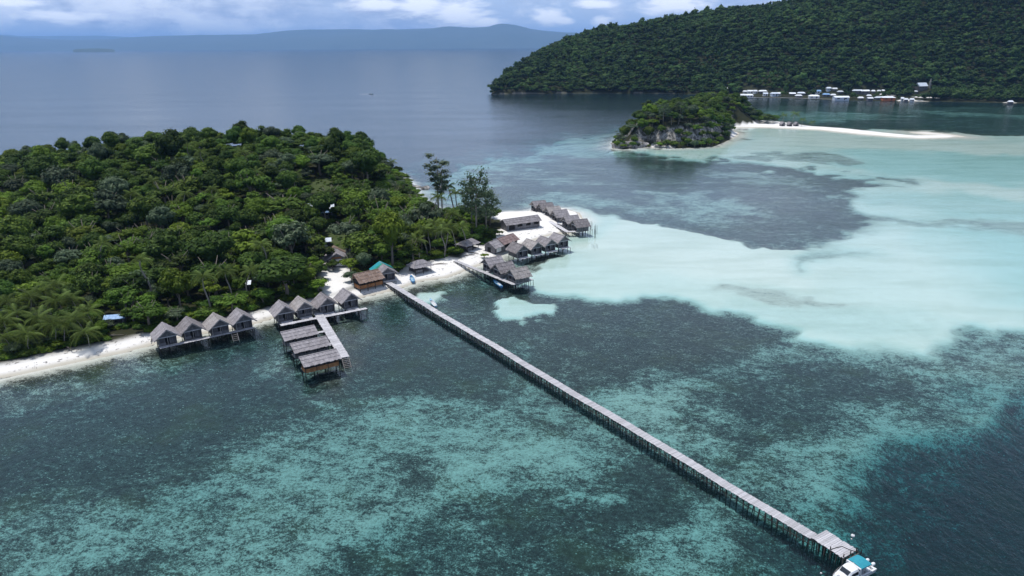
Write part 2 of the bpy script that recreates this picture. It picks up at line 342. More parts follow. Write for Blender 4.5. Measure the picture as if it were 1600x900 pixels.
farsoil = (GZH > -.6) & (fbm(GX, GY, 40, 2, 77) > .30)
set_attr(me, 'soil', np.where(farsoil, 1, np.maximum.reduce([forest_m*(1-clr*.999), (GZ > 2.6)*1.0, cayw])))
grassy = clr*(GDI > 0)*smooth(210, 222, GY)*(GX < at(600, 350).x)
set_attr(me, 'grassy', grassy)
set_attr(me, 'cay', cayw)

gm, g = new_mat('ground_material')
pos = g.add('ShaderNodeNewGeometry').outputs[0]
p2 = g.mapping(pos, (1, 1, 0))
pz = g.add('ShaderNodeSeparateXYZ', i0=pos).outputs[2]
cov = g.attr('cover'); soil = g.attr('soil')
st = g.mapping(p2, (1, 1.35, 1), (0, 0, R(28)))
nA = g.noise(st, .11, 6, .66, .4); nB = g.noise(st, .85, 5, .72, .3); nC = g.noise(p2, 4.2, 3, .75)
pat = g.math('ADD', g.math('MULTIPLY', g.math('SUBTRACT', nA, .5), 1.9), g.math('MULTIPLY', g.math('SUBTRACT', nB, .5), 1.9))
pat = g.math('ADD', pat, g.math('MULTIPLY', g.math('SUBTRACT', nC, .5), .9))
far = g.step(g.add('ShaderNodeSeparateXYZ', i0=pos).outputs[1], 200, 420)
nD = g.noise(g.mapping(p2, (.35, 1.5, 1), (0, 0, R(-10))), .06, 7, .68, .5)
pat = g.math('ADD', pat, g.math('MULTIPLY', g.math('MULTIPLY', g.math('SUBTRACT', nD, .5), 2.6), far))
nE = g.noise(p2, 2.1, 4, .8, .2)
nF = g.noise(st, .34, 5, .70, .6)
edge_ = g.step(cov, .82, 1.0, 1.0, .30)
mott = g.math('ADD', g.math('MULTIPLY', g.math('SUBTRACT', nE, .5), 1.5), g.math('MULTIPLY', g.math('SUBTRACT', nF, .5), 1.3))
wide = g.step(g.math('ADD', cov, g.math('MULTIPLY', g.math('ADD', g.math('MULTIPLY', pat, .45), mott), edge_)), .05, 1.15)
hard = g.step(g.math('ADD', cov, g.math('MULTIPLY', g.math('ADD', g.math('MULTIPLY', pat, .55), g.math('MULTIPLY', mott, .8)), edge_)), .32, .64)
sandf = g.math('ADD', g.math('MULTIPLY', wide, .64), g.math('MULTIPLY', hard, .36))
specv = g.voro(st, 1.15); spn = g.noise(p2, .22, 3, .6)
spec = g.math('MULTIPLY', g.step(specv.outputs[0], .20, .10), g.math('MULTIPLY', g.step(spn, .40, .62), .9))
sandf = g.math('MAXIMUM', sandf, g.math('MULTIPLY', spec, g.step(cov, .01, .08)))
coral = g.mix(g.step(nB, .35, .7), (.020, .018, .016), (.074, .068, .060))
coral = g.mix(g.step(nC, .45, .8, 0, .55), coral, (.17, .18, .155))
coral = g.mix(g.step(g.noise(p2, .07, 4, .7), .48, .68, 0, .65), coral, (.065, .062, .028))
sand = g.mix(g.noise(p2, .30, 5, .6), (.72, .70, .64), (.86, .84, .79))
rip = g.noise(g.mapping(p2, (.5, 2.0, 1), (0, 0, R(-18))), .05, 4, .6)
sand = g.mix(g.step(rip, .40, .65, 0, .5), sand, (.56, .58, .50))
sand = g.mix(g.step(cov, .98, .72), sand, g.mix(nE, (.46, .44, .39), (.72, .69, .62)))
bedc = g.mix(sandf, coral, sand)
dry = g.mix(g.noise(p2, .8, 5, .65), (.72, .70, .67), (.86, .85, .83))
dry = g.mix(g.step(g.noise(p2, 3.2, 4, .75), .60, .80, 0, .55), dry, (.30, .27, .22))
wetc = g.mix(g.step(pz, .05, .55), (.50, .47, .40), dry)
earth = g.mix(g.noise(p2, .5, 5, .7), (.014, .020, .008), (.050, .050, .026))
gr = g.mix(g.noise(p2, .35, 5, .7), (.035, .06, .018), (.09, .11, .045))
gr = g.mix(g.step(g.noise(p2, .12, 4, .7), .56, .72), gr, (.26, .23, .19))
landc = g.mix(soil, wetc, earth)
landc = g.mix(g.attr('grassy'), landc, gr)
nrm = g.add('ShaderNodeNewGeometry').outputs[1]
nz = g.add('ShaderNodeSeparateXYZ', i0=nrm).outputs[2]
rock = g.mix(g.step(g.noise(g.mapping(pos, (1, 1, .4)), .5, 6, .8), .38, .62), (.03, .03, .03), (.52, .50, .47))
landc = g.mix(g.math('MULTIPLY', g.attr('cay'), g.step(nz, .80, .62)), landc, rock)
gc = g.mix(g.step(pz, -.02, .02), bedc, landc)
bmp = g.add('ShaderNodeBump', Strength=.6, Distance=.25, Height=g.math('ADD', nB, g.math('MULTIPLY', nC, .4)))
bs = g.add('ShaderNodeBsdfPrincipled', Base_Color=gc, Roughness=.95, Normal=bmp.outputs[0])
bs.inputs['Specular IOR Level'].default_value = .1
g.add('ShaderNodeOutputMaterial', i0=bs)
link('ground', me, gm, kind='structure', label='ground of white sand beaches, forest soil and the reef bed under the clear water')

# water
angw = list(np.radians(np.arange(-43, 43.001, .34)))+list(np.radians(np.arange(46, 316.9, 6)))
radw = rings(.0125, 62, 1750)+rings(.05, 1800, 60000)
WX, WY, WQ = polar([4]+radw, angw)
wz, wc, wdi, wdc, wzh = field(WX, WY)
me = mesh_np('water', np.stack([WX, WY, np.zeros_like(WX)], 1), WQ)
set_attr(me, 'depth', np.clip(-wz/.62, 0, 14))
wm, q = new_mat('water_material')
pos = q.add('ShaderNodeNewGeometry').outputs[0]
dep = q.attr('depth')
def ex(k): return q.math('POWER', math.e, q.math('MULTIPLY', dep, -k))
tint = q.add('ShaderNodeCombineColor', i0=ex(.215), i1=ex(.044), i2=ex(.030)).outputs[0]
rg = q.mapping(pos, (1, .55, 1), (0, 0, R(-35)))
wv1 = q.noise(rg, .55, 4, .62, .4); wv2 = q.noise(q.mapping(pos, (1, .6, 1), (0, 0, R(-20))), 2.3, 3, .6, .2); wv3 = q.noise(q.mapping(pos, (.25, 1, 1), (0, 0, R(4))), .018, 4, .6)
hgt = q.math('ADD', q.math('MULTIPLY', wv1, .55), q.math('MULTIPLY', wv2, .16))
gust = q.step(wv3, .3, .7, .55, 1.15)
calm = q.step(dep, .2, 5.0, .40, 1.0)
bp = q.add('ShaderNodeBump', Strength=q.math('MULTIPLY', gust, calm), Distance=.38, Height=hgt).outputs[0]
fr = q.add('ShaderNodeFresnel', IOR=1.33, Normal=bp)
gl = q.add('ShaderNodeBsdfGlossy', Color=(1, 1, 1, 1), Roughness=.09, Normal=bp)
tr = q.add('ShaderNodeBsdfTransparent', i0=tint)
body = q.add('ShaderNodeBsdfDiffuse', i0=(.014, .030, .038, 1))
ms = q.add('ShaderNodeMixShader', i0=q.math('SUBTRACT', 1.0, ex(.055)), i1=tr, i2=body)
ms2 = q.add('ShaderNodeMixShader', i0=q.math('MINIMUM', q.math('MULTIPLY', fr, 1.0), .52), i1=ms, i2=gl)
q.add('ShaderNodeOutputMaterial', i0=ms2)
link('water', me, wm, kind='structure', label='clear sea water, turquoise over sand and deep blue offshore')

# far ranges under the clouds
def range_mesh(name, pts, dist, depthw, seed, label):
    xs = np.linspace(pts[0][0], pts[-1][0], 260); ys = np.interp(xs, [p[0] for p in pts], [p[1] for p in pts])
    V = []; n = 10
    for px_, py_ in zip(xs, ys):
        d = ray(px_, py_); h = max(CAMZ+d.z/d.y*dist, 3); u = d.x/d.y
        for k in range(n):
            t = k/(n-1); yy = dist-depthw*(1-t)*(1 if t < 1 else 0)
            hh = h*math.sin(t*math.pi/2)**.8
            hh *= 1+.35*(float(vnoise(u*dist, yy, depthw*.22, seed))-.5)*(4*t*(1-t))
            V.append((u*yy, yy, hh if k else -5))
        V.append((u*(dist+depthw), dist+depthw, -5))
    n += 1; m = len(xs)
    Q = np.array([[i*n+k, (i+1)*n+k, (i+1)*n+k+1, i*n+k+1] for i in range(m-1) for k in range(n-1)])
    me = mesh_np(name, np.array(V), Q)
    mm, k = new_mat(name+'_material')
    c = k.mix(k.noise(k.add('ShaderNodeNewGeometry').outputs[0], .0015, 5, .6), (.03, .055, .03), (.08, .10, .06))
    b = k.add('ShaderNodeBsdfPrincipled', Base_Color=c, Roughness=1.0); k.add('ShaderNodeOutputMaterial', i0=b)
    link(name, me, mm, kind='structure', label=label)
range_mesh('mountains', [(-700, 60), (-200, 56), (0, 57), (30, 58), (60, 60), (110, 63), (170, 62), (230, 58), (300, 56), (360, 54), (400, 55), (430, 50), (480, 47), (560, 47), (620, 46), (680, 44), (730, 44), (765, 42), (778, 38), (800, 41), (850, 48), (900, 52), (960, 58), (1030, 62), (1300, 66), (1700, 66)], 26000, 5000, 3, 'high blue mountain range across the sea under low cloud')
range_mesh('mountain_ridge', [(-700, 56), (0, 55), (40, 57), (90, 56), (150, 56), (200, 58), (300, 59), (420, 62), (500, 68)], 36000, 5000, 6, 'pale farther ridge behind the blue mountain range')
range_mesh('low_island', [(114, 78.0), (122, 76.4), (145, 75.6), (165, 76.0), (174, 76.7), (179, 77.9)], 14000, 300, 9, 'low dark flat island on the horizon')

# haze
bm = bmesh.new(); bmesh.ops.create_cube(bm, size=1); me = bpy.data.meshes.new('haze'); bm.to_mesh(me); bm.free()
hz = link('haze', me, None, kind='stuff', label='thin blue sea haze')
hz.scale = (130000, 130000, 1000); hz.location = (0, 0, 1000/2-17)
hm, k = new_mat('haze_material')
v = k.add('ShaderNodeVolumePrincipled'); v.inputs['Color'].default_value = (.31, .56, 1, 1); v.inputs['Density'].default_value = 4.0e-5
v.inputs['Anisotropy'].default_value = .2
k.n.new('ShaderNodeOutputMaterial'); k.l.new(v.outputs[0], k.n[-1].inputs['Volume'])
hz.data.materials.append(hm)
VIL = [ # px, py of roof, width m, depth, wall h, roof, wall, label
 (1162.5, 148.3, 9, 7, 2.6, 'WHITER', 'WHITEP', 'white-roofed house over the water, left of a twin pair'), (1171, 148.3, 9, 7, 2.6, 'WHITER', 'WHITEP', 'white-roofed house over the water, right of a twin pair'),
 (1164, 141.5, 5, 5, 2.5, 'WHITER', 'WHITEP', 'small white roof at the left end of the village'), (1172.5, 141.5, 8, 6, 2.5, 'WHITER', 'WHITEP', 'white-roofed house behind the twin pair'), (1180, 141, 5, 6, 3, 'WHITER', 'WHITEP', 'narrow white roof right of the one behind the twins'),
 (1192, 141.5, 11, 6, 2.5, 'WHITER', 'WALL', 'long grey-white roof third from the village left end'), (1196, 145, 6, 5, 3, 'METALR', 'WHITEP', 'white house below the long grey-white roof'),
 (1210, 144.5, 9, 8, 3.5, 'METALR', 'METALR', 'pale blue two-storey house standing at the shore'), (1217, 144.5, 5, 6, 3, 'WHITER', 'WHITEP', 'small pale house right of the pale blue two-storey one'),
 (1238, 144.8, 8, 5, 2.4, 'WHITER', 'WALL', 'white-roofed house right of the bright trees'), (1252, 144, 10, 6, 2.6, 'METALR', 'WALL', 'pale blue roof in the middle of the shore row'), (1248, 148, 8, 5, 2.4, 'WHITER', 'WALL', 'white roof in front of the pale blue middle one'),
 (1275, 141.5, 12, 8, 3, 'BLUER', 'WHITEP', 'large light blue roof on the slope of the village'), (1272, 148.5, 13, 8, 2.8, 'WHITER', 'WHITEP', 'wide white-roofed house on the shore below the light blue roof'),
 (1295, 137, 6, 5, 3, 'METALR', 'METALR', 'pale blue square house highest in the village'), (1304, 138, 6, 4, 2, 'WHITER', 'WALL', 'small white roof right of the highest house'),
 (1291, 146, 9, 6, 3, 'BLUER', 'WALL', 'strong blue roof between shore trees'), (1313, 142, 7, 5, 2.4, 'METALR', 'WALL', 'small light blue roof above the bright green patch'),
 (1314, 151, 19, 9, 3.2, 'WHITER', 'METALR', 'widest white-roofed building on the shore'), (1302, 147, 6, 5, 2.5, 'WHITER', 'WALL', 'small roof left above the widest building'),
 (1340, 141, 14, 8, 3, 'METALR', 'WALL', 'long pale blue roof'), (1351, 141.5, 12, 7, 3, 'WHITER', 'WALL', 'white roof joined right of the long pale blue one'),
 (1364.5, 141, 4, 4, 2, 'WHITER', 'WALL', 'tiny white roof'), (1373.5, 141, 4, 4, 2, 'WHITER', 'WALL', 'tiny white roof, middle of three in a line'), (1380, 140.5, 3.5, 4, 2, 'WHITER', 'WALL', 'tiny white roof at the right end of three in a line'),
 (1345, 151.5, 6, 5, 2.2, 'WHITER', 'WALL', 'small white roof among the shore trees'), (1358, 148, 5, 4, 2.2, 'WHITER', 'WALL', 'small grey-white roof above the shore trees'), (1359, 153, 7, 5, 2.4, 'WHITER', 'WALL', 'low white-roofed hut at the water edge'),
 (1375, 151, 12, 7, 2.4, 'METALR', 'WALL', 'grey-roofed house left of the orange-walled one'), (1388, 151, 15, 9, 3.2, 'WHITER', 'REDW', 'white-hipped house with an orange wall at the right of the village'),
 (1410, 153, 3, 3, 2.6, 'WHITER', 'WHITEP', 'narrow white hut right of the orange-walled house'), (1416, 155, 4, 3, 2, 'WHITER', 'WALL', 'very small white hut by the shore, right'), (1425, 155, 5, 3, 2, 'WHITER', 'WHITEP', 'white shed at the right end of the village shore'),
 (1137, 137, 4, 4, 2, 'WHITER', 'WALL', 'isolated white roof left of the village trees'), (1431, 142, 4, 3, 2, 'WHITER', 'WALL', 'small white roof below the church'), (1579, 158.5, 5, 4, 2, 'WHITER', 'WALL', 'lone white hut on the shore far right')]
# ------------------------------------------------------------------ foliage materials
def leaf_mat(name, a, b, c, tl=.22, far=False):
    m, k = new_mat(name)
    oi = k.add('ShaderNodeObjectInfo'); rnd = oi.outputs['Random']
    oc = k.add('ShaderNodeTexCoord').outputs['Object']; pos = k.add('ShaderNodeNewGeometry').outputs[0]
    la = k.attr('leaf')
    n = k.noise(pos, .55 if not far else .035, 5, .75)
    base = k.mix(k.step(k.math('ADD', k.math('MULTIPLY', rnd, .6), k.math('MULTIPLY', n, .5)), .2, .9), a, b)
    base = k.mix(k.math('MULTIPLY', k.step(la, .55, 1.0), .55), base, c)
    h = k.add('ShaderNodeHueSaturation', Color=base)
    k.put(h.inputs['Hue'], k.math('ADD', .492, k.math('MULTIPLY', rnd, .035)))
    k.put(h.inputs['Value'], k.math('ADD', .62, k.math('MULTIPLY', k.math('FRACT', k.math('MULTIPLY', rnd, 7.13)), .75)))
    d = k.add('ShaderNodeBsdfPrincipled', Base_Color=h.outputs[0], Roughness=.6); d.inputs['Specular IOR Level'].default_value = .10
    t = k.add('ShaderNodeBsdfTranslucent', i0=h.outputs[0])
    k.add('ShaderNodeOutputMaterial', i0=k.add('ShaderNodeMixShader', i0=tl, i1=d, i2=t))
    return m
LM = dict(
 dark=leaf_mat('dark_leaves', (.024, .048, .009), (.056, .096, .016), (.12, .18, .03)),
 mid=leaf_mat('green_leaves', (.042, .080, .011), (.090, .145, .020), (.17, .24, .035)),
 yellow=leaf_mat('yellow_green_leaves', (.075, .120, .012), (.125, .180, .018), (.21, .28, .035)),
 grey=leaf_mat('grey_green_leaves', (.045, .070, .038), (.075, .105, .055), (.16, .20, .12)),
 palm=leaf_mat('palm_leaves', (.095, .150, .030), (.17, .21, .055), (.30, .31, .11), .3),
 needle=leaf_mat('needle_leaves', (.045, .070, .038), (.085, .115, .062), (.13, .17, .09), .35))
def bark_mat(name, a, b):
    m, k = new_mat(name); pos = k.add('ShaderNodeNewGeometry').outputs[0]
    c = k.mix(k.noise(k.mapping(pos, (3, 3, .8)), 1.5, 5, .7), a, b)
    k.add('ShaderNodeOutputMaterial', i0=k.add('ShaderNodeBsdfPrincipled', Base_Color=c, Roughness=.9)); return m
BARK = bark_mat('tree_bark', (.09, .075, .06), (.24, .21, .18)); PBARK = bark_mat('palm_bark', (.16, .14, .12), (.36, .33, .30)); DEADB = bark_mat('dead_bark', (.24, .22, .20), (.46, .43, .40))

class MB:
    def __init__(s): s.v = []; s.f = []
    def add(s, vs, fs):
        o = len(s.v); s.v += [tuple(p) for p in vs]; s.f += [tuple(i+o for i in f) for f in fs]
    def box(s, c, d, rz=0.0, M=None):
        c = Vector(c); d = Vector(d)/2; m = M or Matrix.Rotation(rz, 3, 'Z')
        s.add([c+m @ Vector((x*d.x, y*d.y, z*d.z)) for z in (-1, 1) for y in (-1, 1) for x in (-1, 1)],
              [(0, 2, 3, 1), (4, 5, 7, 6), (0, 1, 5, 4), (2, 6, 7, 3), (0, 4, 6, 2), (1, 3, 7, 5)])
    def beam(s, a, b, w, h, up=(0, 0, 1)):
        a = Vector(a); b = Vector(b); d = (b-a); L = d.length
        if L < 1e-6: return
        d /= L; r = d.cross(Vector(up))
        if r.length < 1e-4: r = Vector((1, 0, 0))
        r.normalize(); u = r.cross(d)
        s.box((a+b)/2, (w, L, h), M=Matrix((r, d, u)).transposed())
    def tube(s, pts, rad, n=6, cap=True):
        pts = [Vector(p) for p in pts]; rad = rad if isinstance(rad, (list, tuple)) else [rad]*len(pts)
        V = []; Fs = []
        for i, p in enumerate(pts):
            d = (pts[min(i+1, len(pts)-1)]-pts[max(i-1, 0)]).normalized()
            r = d.cross(Vector((0, 0, 1)));  r = Vector((1, 0, 0)) if r.length < .01 else r.normalized(); u = r.cross(d)
            V += [p+(r*math.cos(k*2*math.pi/n)+u*math.sin(k*2*math.pi/n))*rad[i] for k in range(n)]
        for i in range(len(pts)-1):
            Fs += [(i*n+k, i*n+(k+1) % n, (i+1)*n+(k+1) % n, (i+1)*n+k) for k in range(n)]
        if cap: Fs += [tuple(range(n))[::-1], tuple((len(pts)-1)*n+k for k in range(n))]
        s.add(V, Fs)
    def mesh(s, name, smoothf=False):
        me = bpy.data.meshes.new(name); me.from_pydata(s.v, [], s.f)
        if smoothf: me.polygons.foreach_set('use_smooth', [True]*len(me.polygons))
        me.update(); return me
    def build(s, name, mat, parent=None, smoothf=False, **props): return link(name, s.mesh(name, smoothf), mat, parent, **props)

ICO = None
def ico(sub=2):
    bm = bmesh.new(); bmesh.ops.create_icosphere(bm, subdivisions=sub, radius=1)
    V = np.array([v.co[:] for v in bm.verts]); Fc = np.array([[v.index for v in f.verts] for f in bm.faces]); bm.free(); return V, Fc
def leaf_quads(P, N, size, rng, aspect=1.7):
    n = len(P); N = N/np.linalg.norm(N, axis=1, keepdims=True)
    T = rng.normal(size=(n, 3)); T -= N*(T*N).sum(1, keepdims=True); T /= np.linalg.norm(T, axis=1, keepdims=True)
    B = np.cross(N, T); s = size*rng.uniform(.6, 1.35, (n, 1)); T = T*s*aspect*.5; B = B*s*.5
    V = np.stack([P-T, P-B+T*.1, P+T, P+B+T*.1], 1).reshape(-1, 3)
    return V, np.arange(n*4).reshape(-1, 4)
def crown_mesh(name, lobes, nleaf, size, rng, core=.80, spray=.12, subd=2, up=.25):
    """lobes: (centre, radii). Many leaf faces through the outer shell of every lobe, dark gaps between the lobes"""
    Vs = []; Fs = []; L = []; o = 0
    area = np.array([r[0]*r[1] for c, r in lobes]); cnt = (nleaf*area/area.sum()).astype(int)
    IV, IF = ico(subd)
    for (c, r), n in zip(lobes, cnt):
        c = np.array(c); r = np.array(r)
        D = rng.normal(size=(n, 3)); D[:, 2] = np.abs(D[:, 2])*np.where(rng.random(n) < .82, 1, -1); D /= np.linalg.norm(D, axis=1, keepdims=True)
        rad = 1+rng.normal(0, spray, n); bump = 1+.16*np.sin(D[:, 0]*7+c[0]*9)*np.sin(D[:, 1]*6+c[1]*5)
        P = c+D*r*(rad*bump)[:, None]
        N = D/r+rng.normal(0, .55, (n, 3)); N[:, 2] += up
        V, Q = leaf_quads(P, N, size, rng); Vs.append(V); Fs.append(Q+o); o += len(V)
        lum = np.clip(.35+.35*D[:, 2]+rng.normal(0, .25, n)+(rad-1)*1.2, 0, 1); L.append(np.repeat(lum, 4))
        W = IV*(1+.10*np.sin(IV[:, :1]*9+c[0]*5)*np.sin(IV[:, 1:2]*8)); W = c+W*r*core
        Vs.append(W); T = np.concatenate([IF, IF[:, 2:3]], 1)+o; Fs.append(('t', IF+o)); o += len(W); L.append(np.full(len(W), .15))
    V = np.concatenate(Vs)
    quads = np.concatenate([f for f in Fs if not isinstance(f, tuple)]); tris = np.concatenate([f[1] for f in Fs if isinstance(f, tuple)])
    me = bpy.data.meshes.new(name); me.vertices.add(len(V)); me.vertices.foreach_set('co', V.astype(np.float32).ravel())
    me.loops.add(quads.size+tris.size); me.loops.foreach_set('vertex_index', np.concatenate([quads.ravel(), tris.ravel()]).astype(np.int32))
    nq, nt = len(quads), len(tris); me.polygons.add(nq+nt)
    me.polygons.foreach_set('loop_start', np.concatenate([np.arange(nq)*4, nq*4+np.arange(nt)*3]).astype(np.int32))
    me.polygons.foreach_set('loop_total', np.concatenate([np.full(nq, 4), np.full(nt, 3)]).astype(np.int32))
    me.update(calc_edges=True); set_attr(me, 'leaf', np.concatenate(L)); return me
def dome_lobes(rng, n, flat=.62, zc=1.55):
    out = [((0, 0, zc), (.62, .62, .62*flat*1.25))]
    for i in range(n):
        a = i*2.399+rng.uniform(-.3, .3); q = math.sqrt((i+.6)/n); rr = rng.uniform(.26, .46)
        rad = q*.70
        out.append(((rad*math.cos(a), rad*math.sin(a), zc+(1-q*q)*.55*flat+rng.uniform(-.14, .16)), (rr*rng.uniform(.9, 1.25), rr*rng.uniform(.9, 1.25), rr*rng.uniform(.65, .95))))
    return out
def trunk_mesh(name, rng, h=1.5, r=.07, limbs=5):
    m = MB(); top = Vector((rng.uniform(-.1, .1), rng.uniform(-.1, .1), h*.72))
    m.tube([(0, 0, -.25), (0, 0, .1), top*.5+Vector((.03, 0, 0)), top], [r*1.5, r*1.1, r*.9, r*.65], 7)
    for i in range(limbs):
        a = i*6.283/limbs+rng.uniform(-.4, .4); s = top*(rng.uniform(.6, .98)); e = Vector((math.cos(a)*.6, math.sin(a)*.6, h+rng.uniform(-.1, .35)))
        m.tube([s, s.lerp(e, .5)+Vector((0, 0, .06)), e], [r*.5, r*.35, r*.15], 5)
    return m.mesh(name, True)
TR = np.random.default_rng(5)
CROWNS = {}; NV = 9
def loose_lobes(rng, n, tall):
    out = []
    for i in range(n):
        a = rng.uniform(0, 6.28); rad = .78*math.sqrt(rng.random()); rr_ = rng.uniform(.16, .34)
        out.append(((rad*math.cos(a), rad*math.sin(a), 1.0+tall*(1-rad*rad)*rng.uniform(.2, 1.0)), (rr_*rng.uniform(.9, 1.5), rr_*rng.uniform(.9, 1.5), rr_*rng.uniform(.5, .9))))
    return out
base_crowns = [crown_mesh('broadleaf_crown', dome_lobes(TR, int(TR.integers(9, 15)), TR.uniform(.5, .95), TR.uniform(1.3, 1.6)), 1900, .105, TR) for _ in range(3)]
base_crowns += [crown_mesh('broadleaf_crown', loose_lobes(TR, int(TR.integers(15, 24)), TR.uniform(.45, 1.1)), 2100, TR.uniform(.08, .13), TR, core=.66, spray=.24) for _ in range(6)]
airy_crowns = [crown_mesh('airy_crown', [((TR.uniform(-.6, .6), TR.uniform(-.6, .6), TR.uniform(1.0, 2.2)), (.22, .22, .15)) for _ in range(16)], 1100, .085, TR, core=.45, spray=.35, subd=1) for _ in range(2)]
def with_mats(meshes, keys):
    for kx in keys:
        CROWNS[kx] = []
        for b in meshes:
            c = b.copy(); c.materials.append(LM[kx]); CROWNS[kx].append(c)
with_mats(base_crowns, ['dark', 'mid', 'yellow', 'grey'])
def cas_lobes(h, w, n):
    L = []
    for i in range(n):
        t = i/(n-1); a = i*2.4; r = w*(.45+.55*math.sin(math.pi*min(1, t*.8+.15)))*TR.uniform(.5, 1.1)
        L.append(((r*math.cos(a)*.85, r*math.sin(a)*.85, h*(.44+.52*t)*TR.uniform(.94, 1.03)), (w*TR.uniform(.16, .30), w*TR.uniform(.16, .30), w*TR.uniform(.2, .42))))
    return L
cas = [crown_mesh('casuarina_crown', cas_lobes(1, .25, 24), 1700, .020, TR, core=.25, spray=.55, subd=1, up=-.2) for _ in range(2)]
sparse = crown_mesh('sparse_crown', [((.10*math.cos(i*2.4)*(.5+i*.06), .10*math.sin(i*2.4)*(.5+i*.06), .55+.42*(i/13)*TR.uniform(.8, 1.05)), (.045, .045, .03)) for i in range(14)], 1000, .022, TR, core=.4, spray=.5, subd=1)
for c in cas+[sparse]: c.materials.append(LM['needle'] if c is not sparse else LM['grey'])
TRUNKS = [trunk_mesh('trunk', random.Random(i), 1.55) for i in range(4)]
for t in TRUNKS: t.materials.append(BARK)

def thing(name, label, cat, loc=(0, 0, 0), rz=0.0, group=None, scale=1.0):
    o = bpy.data.objects.new(name, None); COL.objects.link(o); o.location = loc; o.rotation_euler = (0, 0, rz)
    o.empty_display_size = .5; o.scale = (scale,)*3 if not isinstance(scale, tuple) else scale
    o['label'] = label; o['category'] = cat
    if group: o['group'] = group
    return o
def child(name, me, parent, **kw):
    o = bpy.data.objects.new(name, me); COL.objects.link(o); o.parent = parent
    for k, v in kw.items(): o[k] = v
    return o
def ground_z(x, y): return float(land(np.array([float(x)]), np.array([float(y)]))[0][0])
def on_ray(px, py, hc):
    d = ray(px, py); t = np.linspace(90, 1800, 1400); X = d.x*t; Y = d.y*t; Z = CAMZ+d.z*t
    G = np.maximum(land(X, Y)[0], -0.3)+hc; k = np.argmax(Z < G)
    return float(X[k]), float(Y[k]), float(G[k]-hc)
TREES = []   # x, y, radius (spacing)
def put_tree(x, y, z, Rr, kind, label, group, vi=None, zs=1.0):
    o = thing('rainforest_tree', label, 'tree', (x, y, z-.1), random.uniform(0, 6.28), group, (Rr, Rr, Rr*zs))
    child('trunk', random.choice(TRUNKS), o); child('crown', CROWNS[kind][random.randrange(NV) if vi is None else vi], o); TREES.append((x, y, Rr)); return o

# hero trees: crown centre in the photograph, crown radius in pixels
HERO = [
 (557, 308, 29, 'yellow', 1.1, 'rounded yellow-green tree beside the metal-roofed house in the clearing'),
 (515, 300, 22, 'dark', 1.2, 'dark spreading tree standing over the metal roof in the clearing'),
 (440, 312, 40, 'mid', 1.0, 'broad flat-topped green tree left of the metal-roofed house'),
 (568, 376, 34, 'mid', 1.15, 'tall pale green tree beside the thatched inland house'),
 (596, 392, 20, 'mid', .9, 'lower lobe-crowned green tree between the inland house and the tarp-roofed hut'),
 (558, 400, 12, 'grey', .9, 'small rounded grey-green tree in front of the inland house'),
 (548, 430, 13, 'grey', .9, 'small bright tree at the left end of the brown pavilion'),
 (445, 425, 44, 'dark', 1.1, 'very large dark tree shading the sand behind the overwater huts'),
 (415, 370, 36, 'dark', 1.1, 'large dark green tree above the huge dark shade tree'),
 (478, 372, 26, 'mid', 1.1, 'green tree standing at the left edge of the clearing'),
 (462, 345, 22, 'dark', 1.1, 'dark green tree above the left edge of the clearing'),
 (360, 463, 26, 'mid', 1.0, 'leafy tree right behind the last two huts of the beach row'),
 (205, 425, 32, 'yellow', 1.0, 'bright green rounded tree in the forest above the beach row'),
 (228, 480, 30, 'mid', 1.1, 'green tree overhanging the sand left of the beach row'),
 (175, 440, 26, 'yellow', .9, 'bright yellow-green tree beside the palms on the left'),
 (290, 395, 26, 'mid', 1.1, 'light-topped tree at mid height of the forest above the beach row'),
 (640, 330, 26, 'dark', 1.2, 'dense dark tree at the foot of the steep eastern slope'),
 (610, 300, 24, 'mid', 1.1, 'mid green tree on the steep eastern slope'),
 (520, 410, 12, 'dark', 1.0, 'small dark tree left of the inland house'),
 (665, 325, 16, 'dark', 1.1, 'dark tree right of the steep slope near the back beach'),
 (780, 362, 8, 'yellow', .8, 'small bright green tree between the two long buildings'),
 (752, 358, 12, 'dark', 1.2, 'dark bushy tree left of the bright small tree by the long buildings'),
 (735, 350, 15, 'mid', 1.2, 'green tree behind the small thatched shelter near the spit'),
 (757, 398, 7.5, 'yellow', .8, 'small bright green tree at the shore behind the three walkway huts'),
 (720, 345, 16, 'dark', 1.3, 'dark tree under the tall feathery trees'),
 (695, 338, 16, 'dark', 1.2, 'dark tree behind the cluster of coconut palms'),
]
for px_, py_, rp, kind, zs, lb in HERO:
    hc = 8 if rp > 15 else 4
    x, y, z = on_ray(px_, py_, hc); dpt = (Vector((x, y, z+hc-CAMZ))).dot(F); Rr = rp*dpt/FPX
    zs *= .62 if rp > 30 else .8
    hc = Rr*1.45*zs; x, y, z = on_ray(px_, py_, hc)
    put_tree(x, y, z, Rr, kind, lb, None, zs=zs)

# coconut palms
def frond_mesh(name, L, droop, seed):
    rr = random.Random(seed); n = 13; pts = []
    for i in range(n+1):
        t = i/n; pts.append(Vector((L*t*(1-.18*t*t), 0, L*(.42*t-droop*t*t))))
    m = MB(); m.tube(pts, [.05*(1-.8*i/n) for i in range(n+1)], 3, False)
    for i in range(1, n+1):
        for sgn in (-1, 1):
            for q in (0, .5):
                t = (i-q)/n; p = pts[i].lerp(pts[i-1], q); w = L*.30*math.sin(math.pi*min(1, .12+t*.9))*rr.uniform(.8, 1.1)+.12
                d = Vector((.55, sgn*.85, -.35-.3*rr.random())).normalized()*w; s = Vector((.09, 0, 0))*L/4
                m.add([p-s*.5, p+s*.5, p+d*.6+s*.35+Vector((0, 0, .03)), p+d], [(0, 1, 2, 3)])
    me = m.mesh(name); me.materials.append(LM['palm'])
    set_attr(me, 'leaf', np.random.default_rng(seed).random(len(me.vertices))*.9); return me
